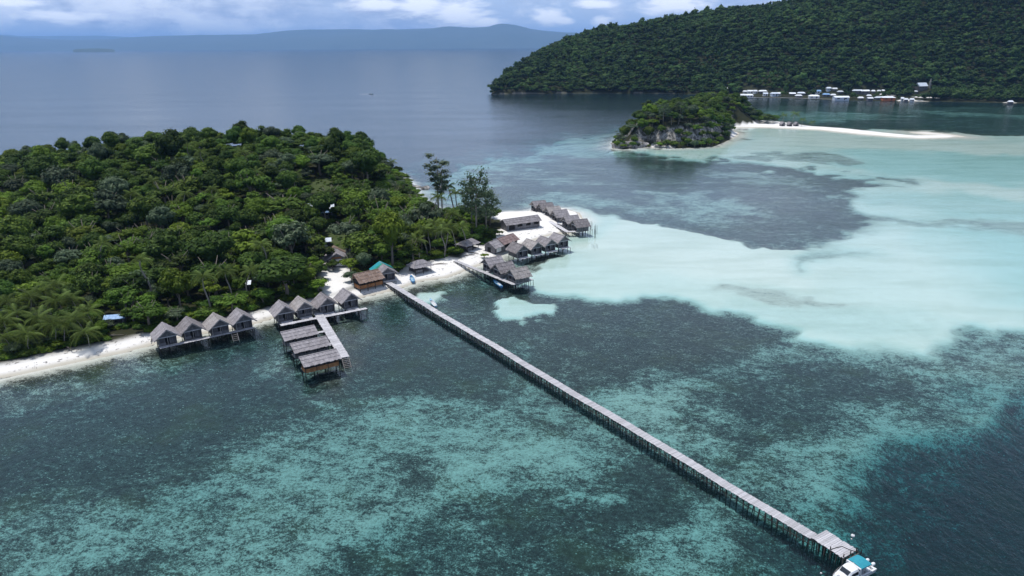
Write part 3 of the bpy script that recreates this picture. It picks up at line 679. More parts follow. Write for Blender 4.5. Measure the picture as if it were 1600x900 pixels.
FRONDS = [frond_mesh('frond', 3.9, d, i) for i, d in enumerate((.38, .55, .75, .95, 1.15))]
def palm_trunk(name, lean, seed):
    rr = random.Random(seed); m = MB(); n = 8
    m.tube([(lean*(i/n)**1.6, .25*math.sin(i*.7+seed)*i/n*.4, -0.04+1.04*i/n) for i in range(n+1)], [.026-.012*i/n for i in range(n+1)], 7)
    me = m.mesh(name, True); me.materials.append(PBARK); return me, Vector((lean, .25*math.sin(n*.7+seed)*.4, 1))
PT = [palm_trunk('trunk', l, i) for i, l in enumerate((.02, .10, .18))]
cocos = MB()
for i in range(7):
    a = i*.9; c = Vector((.22*math.cos(a), .22*math.sin(a), -.28-.06*(i % 3)))
    IV, IF = ico(1); cocos.add([c+Vector(v)*.13 for v in IV], [tuple(f) for f in IF])
cocom = cocos.mesh('coconut_bunch'); cm_, k_ = new_mat('coconut_husk'); k_.add('ShaderNodeOutputMaterial', i0=k_.add('ShaderNodeBsdfPrincipled', Base_Color=(.16, .15, .05, 1), Roughness=.6)); cocom.materials.append(cm_)
def put_palm(px_, py_, h, label, group=None, nf=19, sc=1.0, detail=True):
    if px_ < 160: h *= .70; sc *= 1.12
    x, y, z = on_ray(px_, py_, h); o = thing('coconut_palm', label, 'palm tree', (x, y, z-.1), random.uniform(0, 6.28), group)
    tm, tip = random.choice(PT)
    # shift the foot so the head stands where the photograph shows it
    off = Matrix.Rotation(o.rotation_euler.z, 3, 'Z') @ Vector((tip.x*h, tip.y*h, 0)); o.location.x -= off.x; o.location.y -= off.y
    t = child('trunk', tm, o); t.scale = (h, h, h)
    top = Vector((tip.x*h, tip.y*h, h))
    for i in range(nf):
        f = child('frond', FRONDS[min(4, int(i/nf*5+random.random()*.9))], o); f.location = top
        f.rotation_euler = (0, -.55+.75*(i/nf) if i < nf*.35 else .0, i*2.399+random.uniform(-.2, .2)); f.scale = (sc*random.uniform(.85, 1.1),)*3
    c = child('coconut_bunch', cocom, o); c.location = top
    TREES.append((x, y, 1.6)); return o
PALMS = [
 (11, 473, 9, 'coconut palm at the far left edge above the beach'), (46, 463, 10, 'light-leaved coconut palm near the left edge with a bare trunk'),
 (88, 446, 11, 'tall coconut palm rising over the left palm grove'), (88, 470, 9, 'coconut palm in the middle of the left palm grove'),
 (81, 508, 7, 'drooping coconut palm over the sand at the left'), (100, 506, 7, 'coconut palm with yellowing fronds by the left sand'),
 (137, 487, 8, 'coconut palm at the right side of the left palm grove'), (117, 497, 8, 'coconut palm between two drooping palms on the left'),
 (133, 521, 5.5, 'low coconut palm leaning over the sand beside the driftwood'), (42, 522, 6, 'short coconut palm at the forest edge, left'),
 (5, 527, 6, 'short coconut palm cut by the left picture edge'), (60, 497, 8, 'coconut palm behind the short palm at the forest edge'),
 (70, 456, 10, 'coconut palm behind the light-leaved one on the left'), (5, 500, 8, 'coconut palm below the leftmost tall palm'),
 (110, 468, 9, 'coconut palm at the back of the left palm grove'), (25, 490, 8, 'coconut palm low in the left grove beside its edge palm'),
 (183, 285, 9, 'pale coconut palm high on the forested slope'), (235, 313, 9, 'coconut palm with a bare trunk amid the slope forest'),
 (289, 304, 9, 'coconut palm in the slope forest above the beach row'), (206, 303, 8, 'dark coconut palm between two pale slope palms'),
 (400, 268, 10, 'tall pale coconut palm near the top of the forest'), (331, 296, 9, 'coconut palm left of the flat-topped green tree'),
 (461, 272, 8, 'coconut palm below the ridge right of the tall pale palm'),
 (317, 432, 10, 'lone tall coconut palm with a full bare trunk behind the beach row'), (392, 424, 9, 'coconut palm with a curved trunk behind the last beach hut'),
 (352, 424, 9, 'coconut palm between the lone tall palm and the curved one'),
 (613, 364, 9, 'tall coconut palm rising behind the tarp-roofed hut'), (662, 359, 9, 'coconut palm left of the palm cluster, nearest the beach shelter'),
 (669, 361, 8.5, 'leaning coconut palm twinned with the one near the shelter'), (690, 360, 9, 'coconut palm at the middle of the grove by the walkway'),
 (697, 355, 9, 'coconut palm just behind the middle one of the grove'), (705, 356, 8.5, 'coconut palm at the right of the grove by the walkway'),
 (720, 354, 8.5, 'coconut palm with wind-blown fronds near the small shelter'), (652, 376, 7, 'short coconut palm behind the round beach shelter'),
 (700, 291, 13, 'very tall coconut palm standing against the sea'), (712, 301, 12, 'tall coconut palm against the turquoise water'),
 (684, 308, 11, 'tall coconut palm below the sparse tree'), (678, 348, 9, 'coconut palm in the shade behind the grove'),
 (707, 334, 9, 'coconut palm below the two tall ones against the sea'),
]
for px_, py_, h, lb in PALMS: put_palm(px_, py_, h, lb)

# feathery casuarinas and the sparse tall tree
def put_feather(px_top, py_top, px_base, py_base, me, label, wide=1.0, name='casuarina_tree'):
    x, y, z = on_ray(px_base, py_base, 0.0)
    d = ray(px_top, py_top); t = y/d.y; h = CAMZ+d.z*t-z
    o = thing(name, label, 'tree', (x, y, z-.1), random.uniform(0, 6.28), None, (h*wide, h*wide, h))
    child('crown', me, o)
    m = MB(); rr = random.Random(int(px_top))
    m.tube([(0, 0, 0), (.008, 0, .35), (-.004, .004, .7), (0, 0, .95)], [.017, .013, .008, .003], 7)
    for i in range(14):
        t = .38+.55*i/14; a = i*2.4; m.tube([(0, 0, t), (math.cos(a)*.11, math.sin(a)*.11, t+.05)], [.004, .0015], 4)
    me2 = m.mesh('trunk', True); me2.materials.append(PBARK); child('trunk', me2, o); TREES.append((x, y, 3))
put_feather(745, 272, 745, 374, cas[0], 'tall dark feathery tree above the small thatched shelter', 1.15)
put_feather(757, 296, 760, 370, cas[1], 'dark feathery tree at the right of the tallest feathery one', 1.2)
put_feather(733, 286, 738, 366, cas[1], 'feathery tree just left of the tallest feathery one', .9)
put_feather(690, 240, 686, 345, sparse, 'very tall sparse-crowned tree standing against the sea', 1.25, 'sparse_tree')
put_feather(703, 262, 692, 348, sparse, 'lower sparse-crowned tree leaning beside the tallest sparse one', 1.0, 'sparse_tree')

# bare grey trees
def put_bare(px_, py_, h, label):
    x, y, z = on_ray(px_, py_, h*.7); rr = random.Random(px_); m = MB()
    m.tube([(0, 0, 0), (.2, 0, h*.4), (0, .2, h*.7)], [.22, .16, .10], 6)
    for i in range(9):
        a = i*2.4; s = Vector((.1, .1, h*(.35+.04*i))); e = s+Vector((math.cos(a)*h*.22, math.sin(a)*h*.22, h*.22*rr.uniform(.7, 1.4)))
        m.tube([s, s.lerp(e, .5)+Vector((0, 0, -.2)), e], [.08, .05, .02], 4)
        for j in (-1, 1): m.tube([s.lerp(e, .6), e+Vector((j*.6, j*.5, .5))], [.03, .012], 3)
    o = thing('bare_tree', label, 'tree', (x, y, z)); m.build('branches', DEADB, o, True)
put_bare(57, 250, 9, 'leafless grey tree on the forest skyline near the left')
put_bare(35, 315, 8, 'leafless grey tree in the dark gap of the left forest')
put_bare(257, 398, 8, 'bare white-stemmed tree in the forest above the beach row')
TREES.append((0, 0, 0))

# buildings' footprints that trees keep off (filled here, used by the builders below)
FOOT = [(px_, py_, r) for px_, py_, r in [(257, 520, 5), (296, 512, 5), (339, 505, 5), (376, 498, 5), (441, 485, 5), (471, 480, 5), (506, 472, 5), (542, 465, 5), (572, 436, 6), (601, 424, 6), (656, 415, 5), (525, 400, 6), (499, 322, 8), (511, 375, 2.5), (181, 496, 3), (380, 441, 3), (813, 346, 9), (783, 378, 8), (731, 381, 4), (315, 480, 2), (186, 510, 4)]]
FP = []
for a, b, r in FOOT:
    p = on_ray(a, b, 2.0); FP.append((p[0], p[1], r))
# open views: ground in front of inland things stays free of tall trees
VIEW = [world_poly(p, 2) for p in ([(484, 352), (486, 322), (520, 320), (534, 332), (520, 350)], [(502, 445), (502, 420), (508, 398), (508, 368), (522, 372), (546, 400), (546, 420)], [(170, 515), (170, 495), (195, 493), (200, 512)])]

# random fill of the forest
cand = []
ux0, ux1 = at(-60, 300).x/at(-60, 300).y, at(775, 300).x/at(775, 300).y
n = 42000; yy = 100+RNG.random(n)*275; uu = ux0+RNG.random(n)*(ux1-ux0); xx = uu*yy
keep = RNG.random(n) < (yy/375); xx = xx[keep]; yy = yy[keep]
zz, dd, _, _ = land(xx, yy)
cl = np.zeros(len(xx))
for P in CLEAR: cl = np.maximum(cl, sdf(xx, yy, P, 4))
vw = np.full(len(xx), -4.0)
for P in VIEW: vw = np.maximum(vw, sdf(xx, yy, P, 4))
east = xx/yy < at(768, 372).x/at(768, 372).y
ok = (dd > np.where(yy > 262, 2.0, 6.5)) & (cl < .5) & (vw < 0) & east
xx, yy, zz, dd = xx[ok], yy[ok], zz[ok], dd[ok]
placed = [t for t in TREES if t[2] > 0]
PX = np.array([p[0] for p in placed]+[f[0] for f in FP]); PY = np.array([p[1] for p in placed]+[f[1] for f in FP]); PR = np.array([p[2] for p in placed]+[f[2] for f in FP])
fill = []
for x, y, z, d in zip(xx, yy, zz, dd):
    Rr = random.choice((2.3, 2.8, 3.4, 3.8, 4.4, 5.2, 6.4)) if d > 12 else random.choice((2.0, 2.4, 2.8, 3.4))
    if x/y < at(165, 480).x/at(165, 480).y and y < at(100, 440).y: Rr *= .75
    if y > 300: Rr = min(Rr, 4.6)*.88
    if len(PX) and np.any((PX-x)**2+(PY-y)**2 < (.62*(PR+Rr))**2): continue
    fill.append((x, y, z, Rr, d)); PX = np.append(PX, x); PY = np.append(PY, y); PR = np.append(PR, Rr)
    if len(fill) > 1500: break
print('fill trees', len(fill))
def sky_fit(x, y, z, Rr):
    a, b = to_px(x, y, z+Rr*2.1); lim = np.interp(a, [p[0] for p in RIDGE], [p[1] for p in RIDGE])-(9 if (int(a)//23) % 3 == 0 else 3)
    return 1.0 if b > lim else max(.45, 1-(lim-b)/FPX*math.hypot(x, y)/(Rr*2.1))
# those that show largest become single trees
def size_px(t): return t[3]/math.hypot(t[0], t[1])
fill.sort(key=lambda t: -size_px(t))
NAMES = dict(dark='dark green', mid='mid green', yellow='yellow-green', grey='grey-green')
rr = random.Random(4)
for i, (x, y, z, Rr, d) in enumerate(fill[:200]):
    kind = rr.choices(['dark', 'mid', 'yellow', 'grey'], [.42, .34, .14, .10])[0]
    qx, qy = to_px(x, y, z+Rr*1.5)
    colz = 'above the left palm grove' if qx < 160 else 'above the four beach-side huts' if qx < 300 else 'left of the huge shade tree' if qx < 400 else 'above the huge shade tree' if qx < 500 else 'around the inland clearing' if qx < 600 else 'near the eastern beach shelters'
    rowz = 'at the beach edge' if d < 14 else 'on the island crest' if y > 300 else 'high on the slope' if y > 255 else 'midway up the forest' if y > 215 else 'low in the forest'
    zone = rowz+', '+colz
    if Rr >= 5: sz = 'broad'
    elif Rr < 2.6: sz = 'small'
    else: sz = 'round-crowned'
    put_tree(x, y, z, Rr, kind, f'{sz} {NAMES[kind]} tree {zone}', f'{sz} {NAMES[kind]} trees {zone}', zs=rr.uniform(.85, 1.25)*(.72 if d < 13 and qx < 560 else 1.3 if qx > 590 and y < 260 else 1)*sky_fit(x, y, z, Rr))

# many-copied vegetation nobody could count
def instancer(name, pts, scl, rotz, idx, protos, label):
    lib = bpy.data.collections.new(name+'_kinds')
    for i, m in enumerate(protos):
        o = bpy.data.objects.new(f'{name}_kind_{i:02d}', m); lib.objects.link(o)
    me = bpy.data.meshes.new(name); me.vertices.add(len(pts)); me.vertices.foreach_set('co', np.asarray(pts, np.float32).ravel()); me.update()
    set_attr(me, 'scl', np.asarray(scl), 'FLOAT_VECTOR'); set_attr(me, 'rot', np.stack([np.zeros(len(pts)), np.zeros(len(pts)), rotz], 1), 'FLOAT_VECTOR'); set_attr(me, 'idx', idx, 'INT')
    o = link(name, me, None, kind='stuff', label=label)
    ng = bpy.data.node_groups.new(name+'_spread', 'GeometryNodeTree')
    ng.interface.new_socket('Geometry', in_out='INPUT', socket_type='NodeSocketGeometry'); ng.interface.new_socket('Geometry', in_out='OUTPUT', socket_type='NodeSocketGeometry')
    N = ng.nodes; L = ng.links; gi = N.new('NodeGroupInput'); go = N.new('NodeGroupOutput'); ip = N.new('GeometryNodeInstanceOnPoints')
    ci = N.new('GeometryNodeCollectionInfo'); ci.inputs['Collection'].default_value = lib; ci.inputs['Separate Children'].default_value = True; ci.inputs['Reset Children'].default_value = True
    def na(nm, dt):
        a = N.new('GeometryNodeInputNamedAttribute'); a.data_type = dt; a.inputs[0].default_value = nm; return a.outputs[0]
    L.new(gi.outputs[0], ip.inputs['Points']); L.new(ci.outputs[0], ip.inputs['Instance']); ip.inputs['Pick Instance'].default_value = True
    L.new(na('idx', 'INT'), ip.inputs['Instance Index']); L.new(na('rot', 'FLOAT_VECTOR'), ip.inputs['Rotation']); L.new(na('scl', 'FLOAT_VECTOR'), ip.inputs['Scale'])
    L.new(ip.outputs[0], go.inputs[0]); o.modifiers.new('spread', 'NODES').node_group = ng
    return o
rest = fill[200:]; A = np.array([[t[0], t[1], t[2]-.1] for t in rest]); rs = np.array([t[3] for t in rest]); m = len(rest)
kinds = [c for k in ('dark', 'dark', 'mid', 'mid', 'yellow', 'grey') for c in CROWNS[k]]
zsc = np.where(RNG.random(m) < .08, 1.3, RNG.uniform(.75, 1.25, m))*np.where(np.array([t[4] for t in rest]) < 13, .72, 1)*np.array([sky_fit(*t[:4]) for t in rest])
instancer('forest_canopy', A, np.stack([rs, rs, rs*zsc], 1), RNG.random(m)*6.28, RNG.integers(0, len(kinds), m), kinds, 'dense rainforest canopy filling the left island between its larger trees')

# undergrowth: low bushes along edges and under the crowns
bush = [crown_mesh('bush_crown', [((TR.uniform(-.55, .55), TR.uniform(-.55, .55), TR.uniform(.15, .45)), (.5, .5, .38)) for _ in range(6)], 420, .16, TR, subd=1) for _ in range(4)]
BUSHES = []
for kx in ('mid', 'yellow', 'dark'):
    for b in bush:
        c = b.copy(); c.materials.append(LM[kx]); BUSHES.append(c)
n = 30000; yy = 100+RNG.random(n)*270; xx = (ux0+RNG.random(n)*(ux1-ux0))*yy
zz, dd, _, _ = land(xx, yy); cl = np.full(n, -4.0)
for P in CLEAR: cl = np.maximum(cl, sdf(xx, yy, P, 4))
edge = 5.3+2.0*fbm(xx, yy, 7, 2, 50)
ok = (dd > edge) & (cl < -.2) & (xx/yy < at(773, 372).x/at(773, 372).y) & (RNG.random(n) < np.where(dd < 16, .55, .12))
hid = np.zeros(n, bool)
for fx, fy, fr in FP: hid |= (xx-fx)**2+(yy-fy)**2 < (fr*.75)**2
gx = (cl > .5) & (yy > 215) & (xx/yy < at(600, 350).x/at(600, 350).y) & (RNG.random(n) < .22) & (dd > 6)
ok = (ok | gx) & ~hid
A = np.stack([xx, yy, zz-.1], 1)[ok]; rs = RNG.uniform(.7, 1.9, len(A)); rs = np.where(gx[ok], rs*.45, rs); m = len(A); print('bushes', m)
instancer('undergrowth', A, np.stack([rs, rs, rs*RNG.uniform(.7, 1.1, m)], 1), RNG.random(m)*6.28, RNG.integers(0, 12, m), BUSHES, 'low green undergrowth below the trees and along the sand')

rp = random.Random(21)
for i, t in enumerate(sorted(rp.sample(range(len(fill)), 34))):
    x, y, z, Rr, d = fill[t]; a, b = to_px(x+Rr*.8, y, z+Rr*2.2+1.5)
    if 0 < a < 620 and b > 215 and not (470 < a < 600 and b > 290):
        put_palm(a, b, Rr*2.2+1.5, 'coconut palm head showing above the forest of the left island', 'scattered coconut palms in the left forest', nf=15)
# tide-line litter
lm = MB(); lm.tube([(-.3, 0, .03), (.3, .08, .05)], .035, 4); lm.tube([(-.05, 0, .03), (.05, .25, .05)], .02, 3); l1 = lm.mesh('litter'); l1.materials.append(BARK)
lm = MB(); lm.box((0, 0, .02), (.16, .1, .03)); lm.box((.3, .2, .02), (.1, .14, .03), .6); lm.box((-.2, .25, .02), (.12, .06, .03), 1.6); l2 = lm.mesh('litter'); l2.materials.append(BARK)
n = 26000; yy = 100+RNG.random(n)*190; xx = (ux0+RNG.random(n)*(ux1+.12-ux0))*yy; zz, dd, _, _ = land(xx, yy)
ok = (dd > .9) & (dd < 7) & (RNG.random(n) < np.where((dd > 4.3) | (np.abs(dd-1.8) < .5), .8, .12)); A = np.stack([xx, yy, zz], 1)[ok]; m = len(A); rs = RNG.uniform(.4, 1.35, m)
instancer('beach_litter', A, np.stack([rs, rs, rs], 1), RNG.random(m)*6.28, RNG.integers(0, 2, m), [l1, l2], 'twigs and leaf litter along the tide line of the beach')
# the forested headland
low = []
for i in range(6):
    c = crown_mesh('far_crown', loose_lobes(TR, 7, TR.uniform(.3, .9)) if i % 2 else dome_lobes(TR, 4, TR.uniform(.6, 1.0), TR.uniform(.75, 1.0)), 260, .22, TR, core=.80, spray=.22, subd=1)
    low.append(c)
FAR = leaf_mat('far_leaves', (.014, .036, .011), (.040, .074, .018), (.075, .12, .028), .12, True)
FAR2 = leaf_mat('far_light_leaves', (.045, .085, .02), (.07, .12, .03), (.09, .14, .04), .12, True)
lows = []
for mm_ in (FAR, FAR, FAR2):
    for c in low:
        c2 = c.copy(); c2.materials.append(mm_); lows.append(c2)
sp_ = 5.4; gx_, gy_ = np.meshgrid(np.arange(-60, 1350, sp_), np.arange(560, 1560, sp_)); X = (gx_+RNG.uniform(-.5, .5, gx_.shape)*sp_).ravel(); Y = (gy_+RNG.uniform(-.5, .5, gx_.shape)*sp_).ravel()
ok = (X/Y < .80) & (X/Y > U0-.01); X, Y = X[ok], Y[ok]
H, T = headland(X, Y); vil = (X/Y > at(1155, 150).x/at(1155, 150).y) & (X/Y < at(1445, 150).x/at(1445, 150).y) & (T < .14)
ok = (H > .5) & (T < 1.25) & (T > 0.0) & (~vil | (RNG.random(len(X)) < .22))
for a, b, w_, *_r in VIL+[(1440, 131.5, 20), (1453.5, 131, 5)]:
    vx, vy, vz = on_ray(a, b, 4.0); dx_ = X-vx*Y/vy; dy_ = Y-vy
    ok &= ~((np.abs(dx_) < w_*.5+2.5) & (dy_ > (-38 if b < 147 else -18) - (30 if b < 135 else 0)) & (dy_ < 7))
X, Y, H, T, vil = X[ok], Y[ok], H[ok], T[ok], vil[ok]; m = len(X); print('far trees', m)
lowp_ = lambda a, b: fbm(a, b, 26, 2, 91) > .56
rs = RNG.choice([2.0, 2.8, 3.6, 4.6, 6.0, 7.4], m, p=[.16, .24, .26, .2, .09, .05])*(.8+.5*fbm(X, Y, 45, 2, 66))*np.where(vil, .75, 1)
emerg = RNG.random(m) < .07
zc = np.minimum(RNG.uniform(.85, 1.3, m)*rs*1.15, 6.2); zc = np.where(emerg, zc+3.0, zc); zc = np.where(lowp_(X, Y), zc*.7, zc)
lightp = (fbm(X, Y, 70, 3, 12) > .60) | (vil & (RNG.random(m) < .6)) | (RNG.random(m) < .05)
idx = np.where(lightp & (RNG.random(m) < .7), RNG.integers(12, 18, m), RNG.integers(0, 12, m))
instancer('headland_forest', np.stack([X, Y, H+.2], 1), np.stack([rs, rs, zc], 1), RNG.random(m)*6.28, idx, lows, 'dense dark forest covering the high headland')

# the small rocky islet: its own trees, single
n = 9000; P = CAY; X = P[:, 0].min()+RNG.random(n)*(P[:, 0].max()-P[:, 0].min()); Y = P[:, 1].min()+RNG.random(n)*(P[:, 1].max()-P[:, 1].min())
z, _, dc, _ = land(X, Y); u_r = at(1214, 193).x/at(1214, 193).y
ok = (dc > np.where(X/Y < at(1125, 205).x/at(1125, 205).y, -.3, .8)) & (X/Y < u_r) & ~((X/Y > at(1143, 200).x/at(1143, 200).y) & (Y < at(1180, 195).y)); X, Y, z, dc = X[ok], Y[ok], z[ok], dc[ok]
cx, cy, cr = [], [], []; nI = 0; rr = random.Random(9); restc = []
for x, y, zz_, d in zip(X, Y, z, dc):
    Rr = rr.choice((2.6, 3.2, 3.8, 4.4)) if d > 5 else rr.choice((2.2, 2.6, 3.0)) if x/y > at(1150, 200).x/at(1150, 200).y else rr.choice((1.5, 2.0, 2.5))
    if cx and np.any((np.array(cx)-x)**2+(np.array(cy)-y)**2 < (.60*(np.array(cr)+Rr))**2): continue
    q = to_px(x, y, zz_)
    cliff = 990 < q[0] < 1050 and q[1] > 196 and zz_ > .5 and d < 14
    if cliff and rr.random() < .55: continue
    cx.append(x); cy.append(y); cr.append(Rr); restc.append((x, y, zz_, Rr))
restc.sort(key=lambda t: t[1]); print('cay trees', len(restc))
for x, y, zz_, Rr in restc[:60]:
    kind = rr.choices(['dark', 'mid', 'yellow', 'grey'], [.12, .38, .35, .15])[0]
    put_tree(x, y, zz_-.3, Rr, kind, f'{NAMES[kind]} tree growing on the small rocky islet', f'{NAMES[kind]} trees on the small rocky islet', zs=rr.uniform(.8, 1.2))
for a, b, Rr, kind, lb in ((1152, 190, 4.2, 'mid', 'tallest green tree at the sandbar end of the islet'), (1164, 191, 4.4, 'dark', 'dark green tree behind the start of the islet sandbar'), (1175, 191.5, 3.8, 'mid', 'green tree midway along the tapering end of the islet'), (1186, 192, 4.2, 'yellow', 'yellow-green tree along the tapering end of the islet'), (1198, 192.5, 4.2, 'dark', 'rounded dark tree near the sandbar huts of the islet'), (1208, 193, 3.8, 'mid', 'last green tree left of the three sandbar huts'), (1132, 212, 2.8, 'mid', 'mangrove standing in the shallows right of the islet'), (1143, 209, 2.6, 'mid', 'mangrove bush tree at the right tip of the islet front'), (1052, 231, 3.0, 'mid', 'rounded mangrove at the waterline below the islet cliff'), (1085, 231, 2.8, 'grey', 'grey-green mangrove at the foot of the islet'), (1105, 229, 2.8, 'mid', 'green mangrove at the front right foot of the islet')):
    p = at(a, b); put_tree(p.x, p.y, max(0, ground_z(p.x, p.y))-Rr*.35, Rr, kind, lb, None, zs=.95)
rest = restc[60:]; m = len(rest)
if m:
    A = np.array([[t[0], t[1], t[2]-.3] for t in rest]); rs = np.array([t[3] for t in rest])
    instancer('islet_canopy', A, np.stack([rs, rs, rs*RNG.uniform(.8, 1.2, m)], 1), RNG.random(m)*6.28, RNG.integers(0, len(kinds), m), kinds, 'leafy canopy over the back of the small islet')
put_feather(1038, 163, 1036, 196, cas[0], 'dark feathery tree sticking up at the left top of the rocky islet', 1.5)
put_feather(1062, 158, 1062, 190, cas[1], 'feathery tree on the top of the rocky islet', 1.3)
put_feather(966, 205, 967, 229, sparse, 'thin grey tree at the left tip of the rocky islet', 1.6, 'sparse_tree')
# ------------------------------------------------------------------ built materials
def surf(name, a, b, sc=(1, 1, 1), ns=2.0, rough=.9, streak=None, bump=.3, spec=.15, rnd=.25):
    m, k = new_mat(name); oc = k.add('ShaderNodeTexCoord').outputs['Object']; oi = k.add('ShaderNodeObjectInfo').outputs['Random']
    n = k.noise(k.mapping(oc, sc), ns, 6, .7)
    n2 = k.noise(oc, .45, 4, .6)
    c = k.mix(k.step(k.math('ADD', k.math('MULTIPLY', n, .7), k.math('MULTIPLY', n2, .3)), .32, .68), a, b)
    if streak: c = k.mix(k.step(k.noise(k.mapping(oc, sc), ns*.45, 5, .75), .52, .70, 0, .8), c, streak)
    pid = k.attr('piece'); v = k.math('ADD', k.math('MULTIPLY', oi, rnd), k.math('MULTIPLY', pid, .35))
    h = k.add('ShaderNodeHueSaturation', Color=c); k.put(h.inputs['Value'], k.math('ADD', 1-rnd*.5-.0, v))
    bp = k.add('ShaderNodeBump', Strength=bump, Distance=.05, Height=n)
    b_ = k.add('ShaderNodeBsdfPrincipled', Base_Color=h.outputs[0], Roughness=rough, Normal=bp.outputs[0]); b_.inputs['Specular IOR Level'].default_value = spec
    k.add('ShaderNodeOutputMaterial', i0=b_); return m
THATCH = surf('grey_thatch', (.155, .145, .155), (.30, .285, .30), (1, 1, 1), 5.0, .95, (.40, .385, .40))
THATCH2 = surf('pale_thatch', (.19, .175, .17), (.36, .34, .335), (1, 1, 1), 3.5, .95, (.12, .11, .11))
THATCH3 = surf('dark_thatch', (.11, .10, .105), (.24, .225, .235), (1, 1, 1), 6.0, .95, (.42, .40, .40))
TH = [THATCH, THATCH3, THATCH2, THATCH]
THATCHB = surf('brown_thatch', (.13, .085, .065), (.25, .19, .16), (1, 1, 1), 4.0, .95, (.34, .31, .30))
THATCHR = surf('rusty_thatch', (.15, .10, .095), (.27, .21, .205), (1, 1, 1), 4.0, .95, (.33, .30, .30))
WALL = surf('weathered_board', (.10, .098, .105), (.20, .195, .205), (1, 1, .3), 3.0, .9)
WALLB = surf('brown_woven_wall', (.22, .10, .045), (.36, .18, .085), (1, 1, 2), 3.0, .8)
DECK = surf('weathered_deck_board', (.36, .355, .38), (.57, .565, .59), (1, 1, 1), 2.5, .8, (.25, .24, .25), .3, .2, .34)
POST = surf('dark_timber', (.022, .021, .020), (.07, .066, .062), (1, 1, .3), 4.0, .9)
POLE = surf('pale_timber', (.20, .19, .18), (.36, .34, .33), (1, 1, .3), 4.0, .9)
WHITEP = surf('white_paint', (.62, .63, .64), (.78, .79, .80), (1, 1, 1), 1.5, .6)
DARKIN = surf('dark_opening', (.015, .015, .017), (.03, .03, .03))
METALR = surf('pale_metal_roof', (.55, .62, .72), (.70, .76, .84), (1, 1, 1), 1.0, .45, (.42, .45, .5), .1, .5)
BLUER = surf('blue_metal_roof', (.16, .32, .58), (.28, .46, .72), (1, 1, 1), 1.0, .45, None, .1, .5)
WHITER = surf('white_metal_roof', (.68, .72, .78), (.84, .87, .90), (1, 1, 1), 1.0, .5, None, .1, .4)
TEALT = surf('teal_tarpaulin', (.02, .22, .27), (.04, .33, .37), (1, 1, 1), 1.5, .6)
GREENT = surf('green_tarpaulin', (.02, .22, .15), (.04, .32, .22), (1, 1, 1), 1.5, .6)
BLUEP = surf('blue_boat_paint', (.03, .17, .42), (.06, .28, .58), (1, 1, 1), 1.5, .45, None, .1, .4)
BLUEI = surf('pale_blue_paint', (.20, .42, .62), (.42, .60, .74), (1, 1, 1), 1.5, .5)
REDW = surf('orange_wall', (.42, .13, .06), (.52, .18, .09), (1, 1, 1), 1.5, .8)
ROCKM = surf('limestone', (.03, .03, .03), (.46, .44, .42), (1, 1, .5), .8, .95, (.58, .55, .52), 1.0)
DRIFT = surf('driftwood', (.12, .10, .085), (.28, .25, .22), (1, 1, 1), 1.0, .95)
FOAM = surf('white_foam', (.7, .75, .78), (.8, .84, .86))

def pieces(mb_list, name, mat, parent=None, **kw):
    """join boxes and give each its own tone"""
    return mb_list.build(name, mat, parent, **kw)
def tone(me, per, seed=0):
    n = len(me.vertices)//per; r = np.random.default_rng(seed).random(n); set_attr(me, 'piece', np.repeat(r, per))

def slope_panel(mb, a0, a1, b0, b1, strip=.42, th=.10, rr=random, ragged=.16):
    """thatch strips from ridge line a0-a1 down to eave b0-b1, each strip its own height, length and width"""
    a0, a1, b0, b1 = map(Vector, (a0, a1, b0, b1)); L = (a1-a0).length; n = max(3, int(L/strip))
    nrm = (a1-a0).cross(b0-a0).normalized(); nrm = nrm if nrm.z > 0 else -nrm
    for course, (c0, c1) in enumerate(((.60, 1.0), (.28, .66), (0, .34))):
        for i in range(n):
            t0, t1 = i/n, (i+1)/n+.004
            u, v = a0.lerp(a1, t0), a0.lerp(a1, t1); p, q = b0.lerp(b1, t0), b0.lerp(b1, t1)
            e = 1+(rr.uniform(-ragged, ragged)*.22 if course == 0 else rr.uniform(-.03, .03)); lift = .05+course*.055+rr.uniform(0, .045)
            e0 = c0; e1 = c1*e
            A, B = u.lerp(p, e0), v.lerp(q, e0); D, C = u.lerp(p, e1), v.lerp(q, e1)
            k = nrm*lift; lo = nrm*(-.02)
            mb.add([A+lo, B+lo, C+lo, D+lo, A+k, B+k, C+k*1.1, D+k*1.1], [(4, 7, 6, 5), (0, 1, 2, 3), (3, 2, 6, 7), (0, 3, 7, 4), (1, 5, 6, 2), (0, 4, 5, 1)])
def gable_roof(par, w, d, ridge, zr, ze, ox, oy0, oy1, mat, rr, shift=0.0, axis='y'):
    """ridge along local y from -oy0 to d+oy1; returns the two slopes"""
    R_ = [(shift, -oy0, zr), (shift, d+oy1, zr)]
    for sgn in (-1, 1):
        m = MB(); slope_panel(m, R_[0], R_[1], (sgn*(w/2+ox), -oy0, ze), (sgn*(w/2+ox), d+oy1, ze), rr=rr)
        me = m.mesh('roof_slope'); tone(me, 8, rr.randrange(999)); link('roof_slope', me, mat, par)
    m = MB(); m.beam((shift, -oy0-.05, zr+.14), (shift, d+oy1+.05, zr+.14), .42, .10); m.build('ridge_cap', mat, par)
def boards(mb, a, b, z0, z1, w=.28, gap=.02, th=.05, rr=random):
    """upright wall boards from a to b"""
    a = Vector((a[0], a[1], 0)); b = Vector((b[0], b[1], 0)); L = (b-a).length; n = max(1, round(L/w)); d = (b-a).normalized(); ang_ = math.atan2(d.y, d.x)
    for i in range(n):
        c = a+d*(L*(i+.5)/n); mb.box((c.x, c.y, (z0+z1)/2), (L/n-gap, th*rr.uniform(.8, 1.3), z1-z0+rr.uniform(-.03, .03)), ang_)
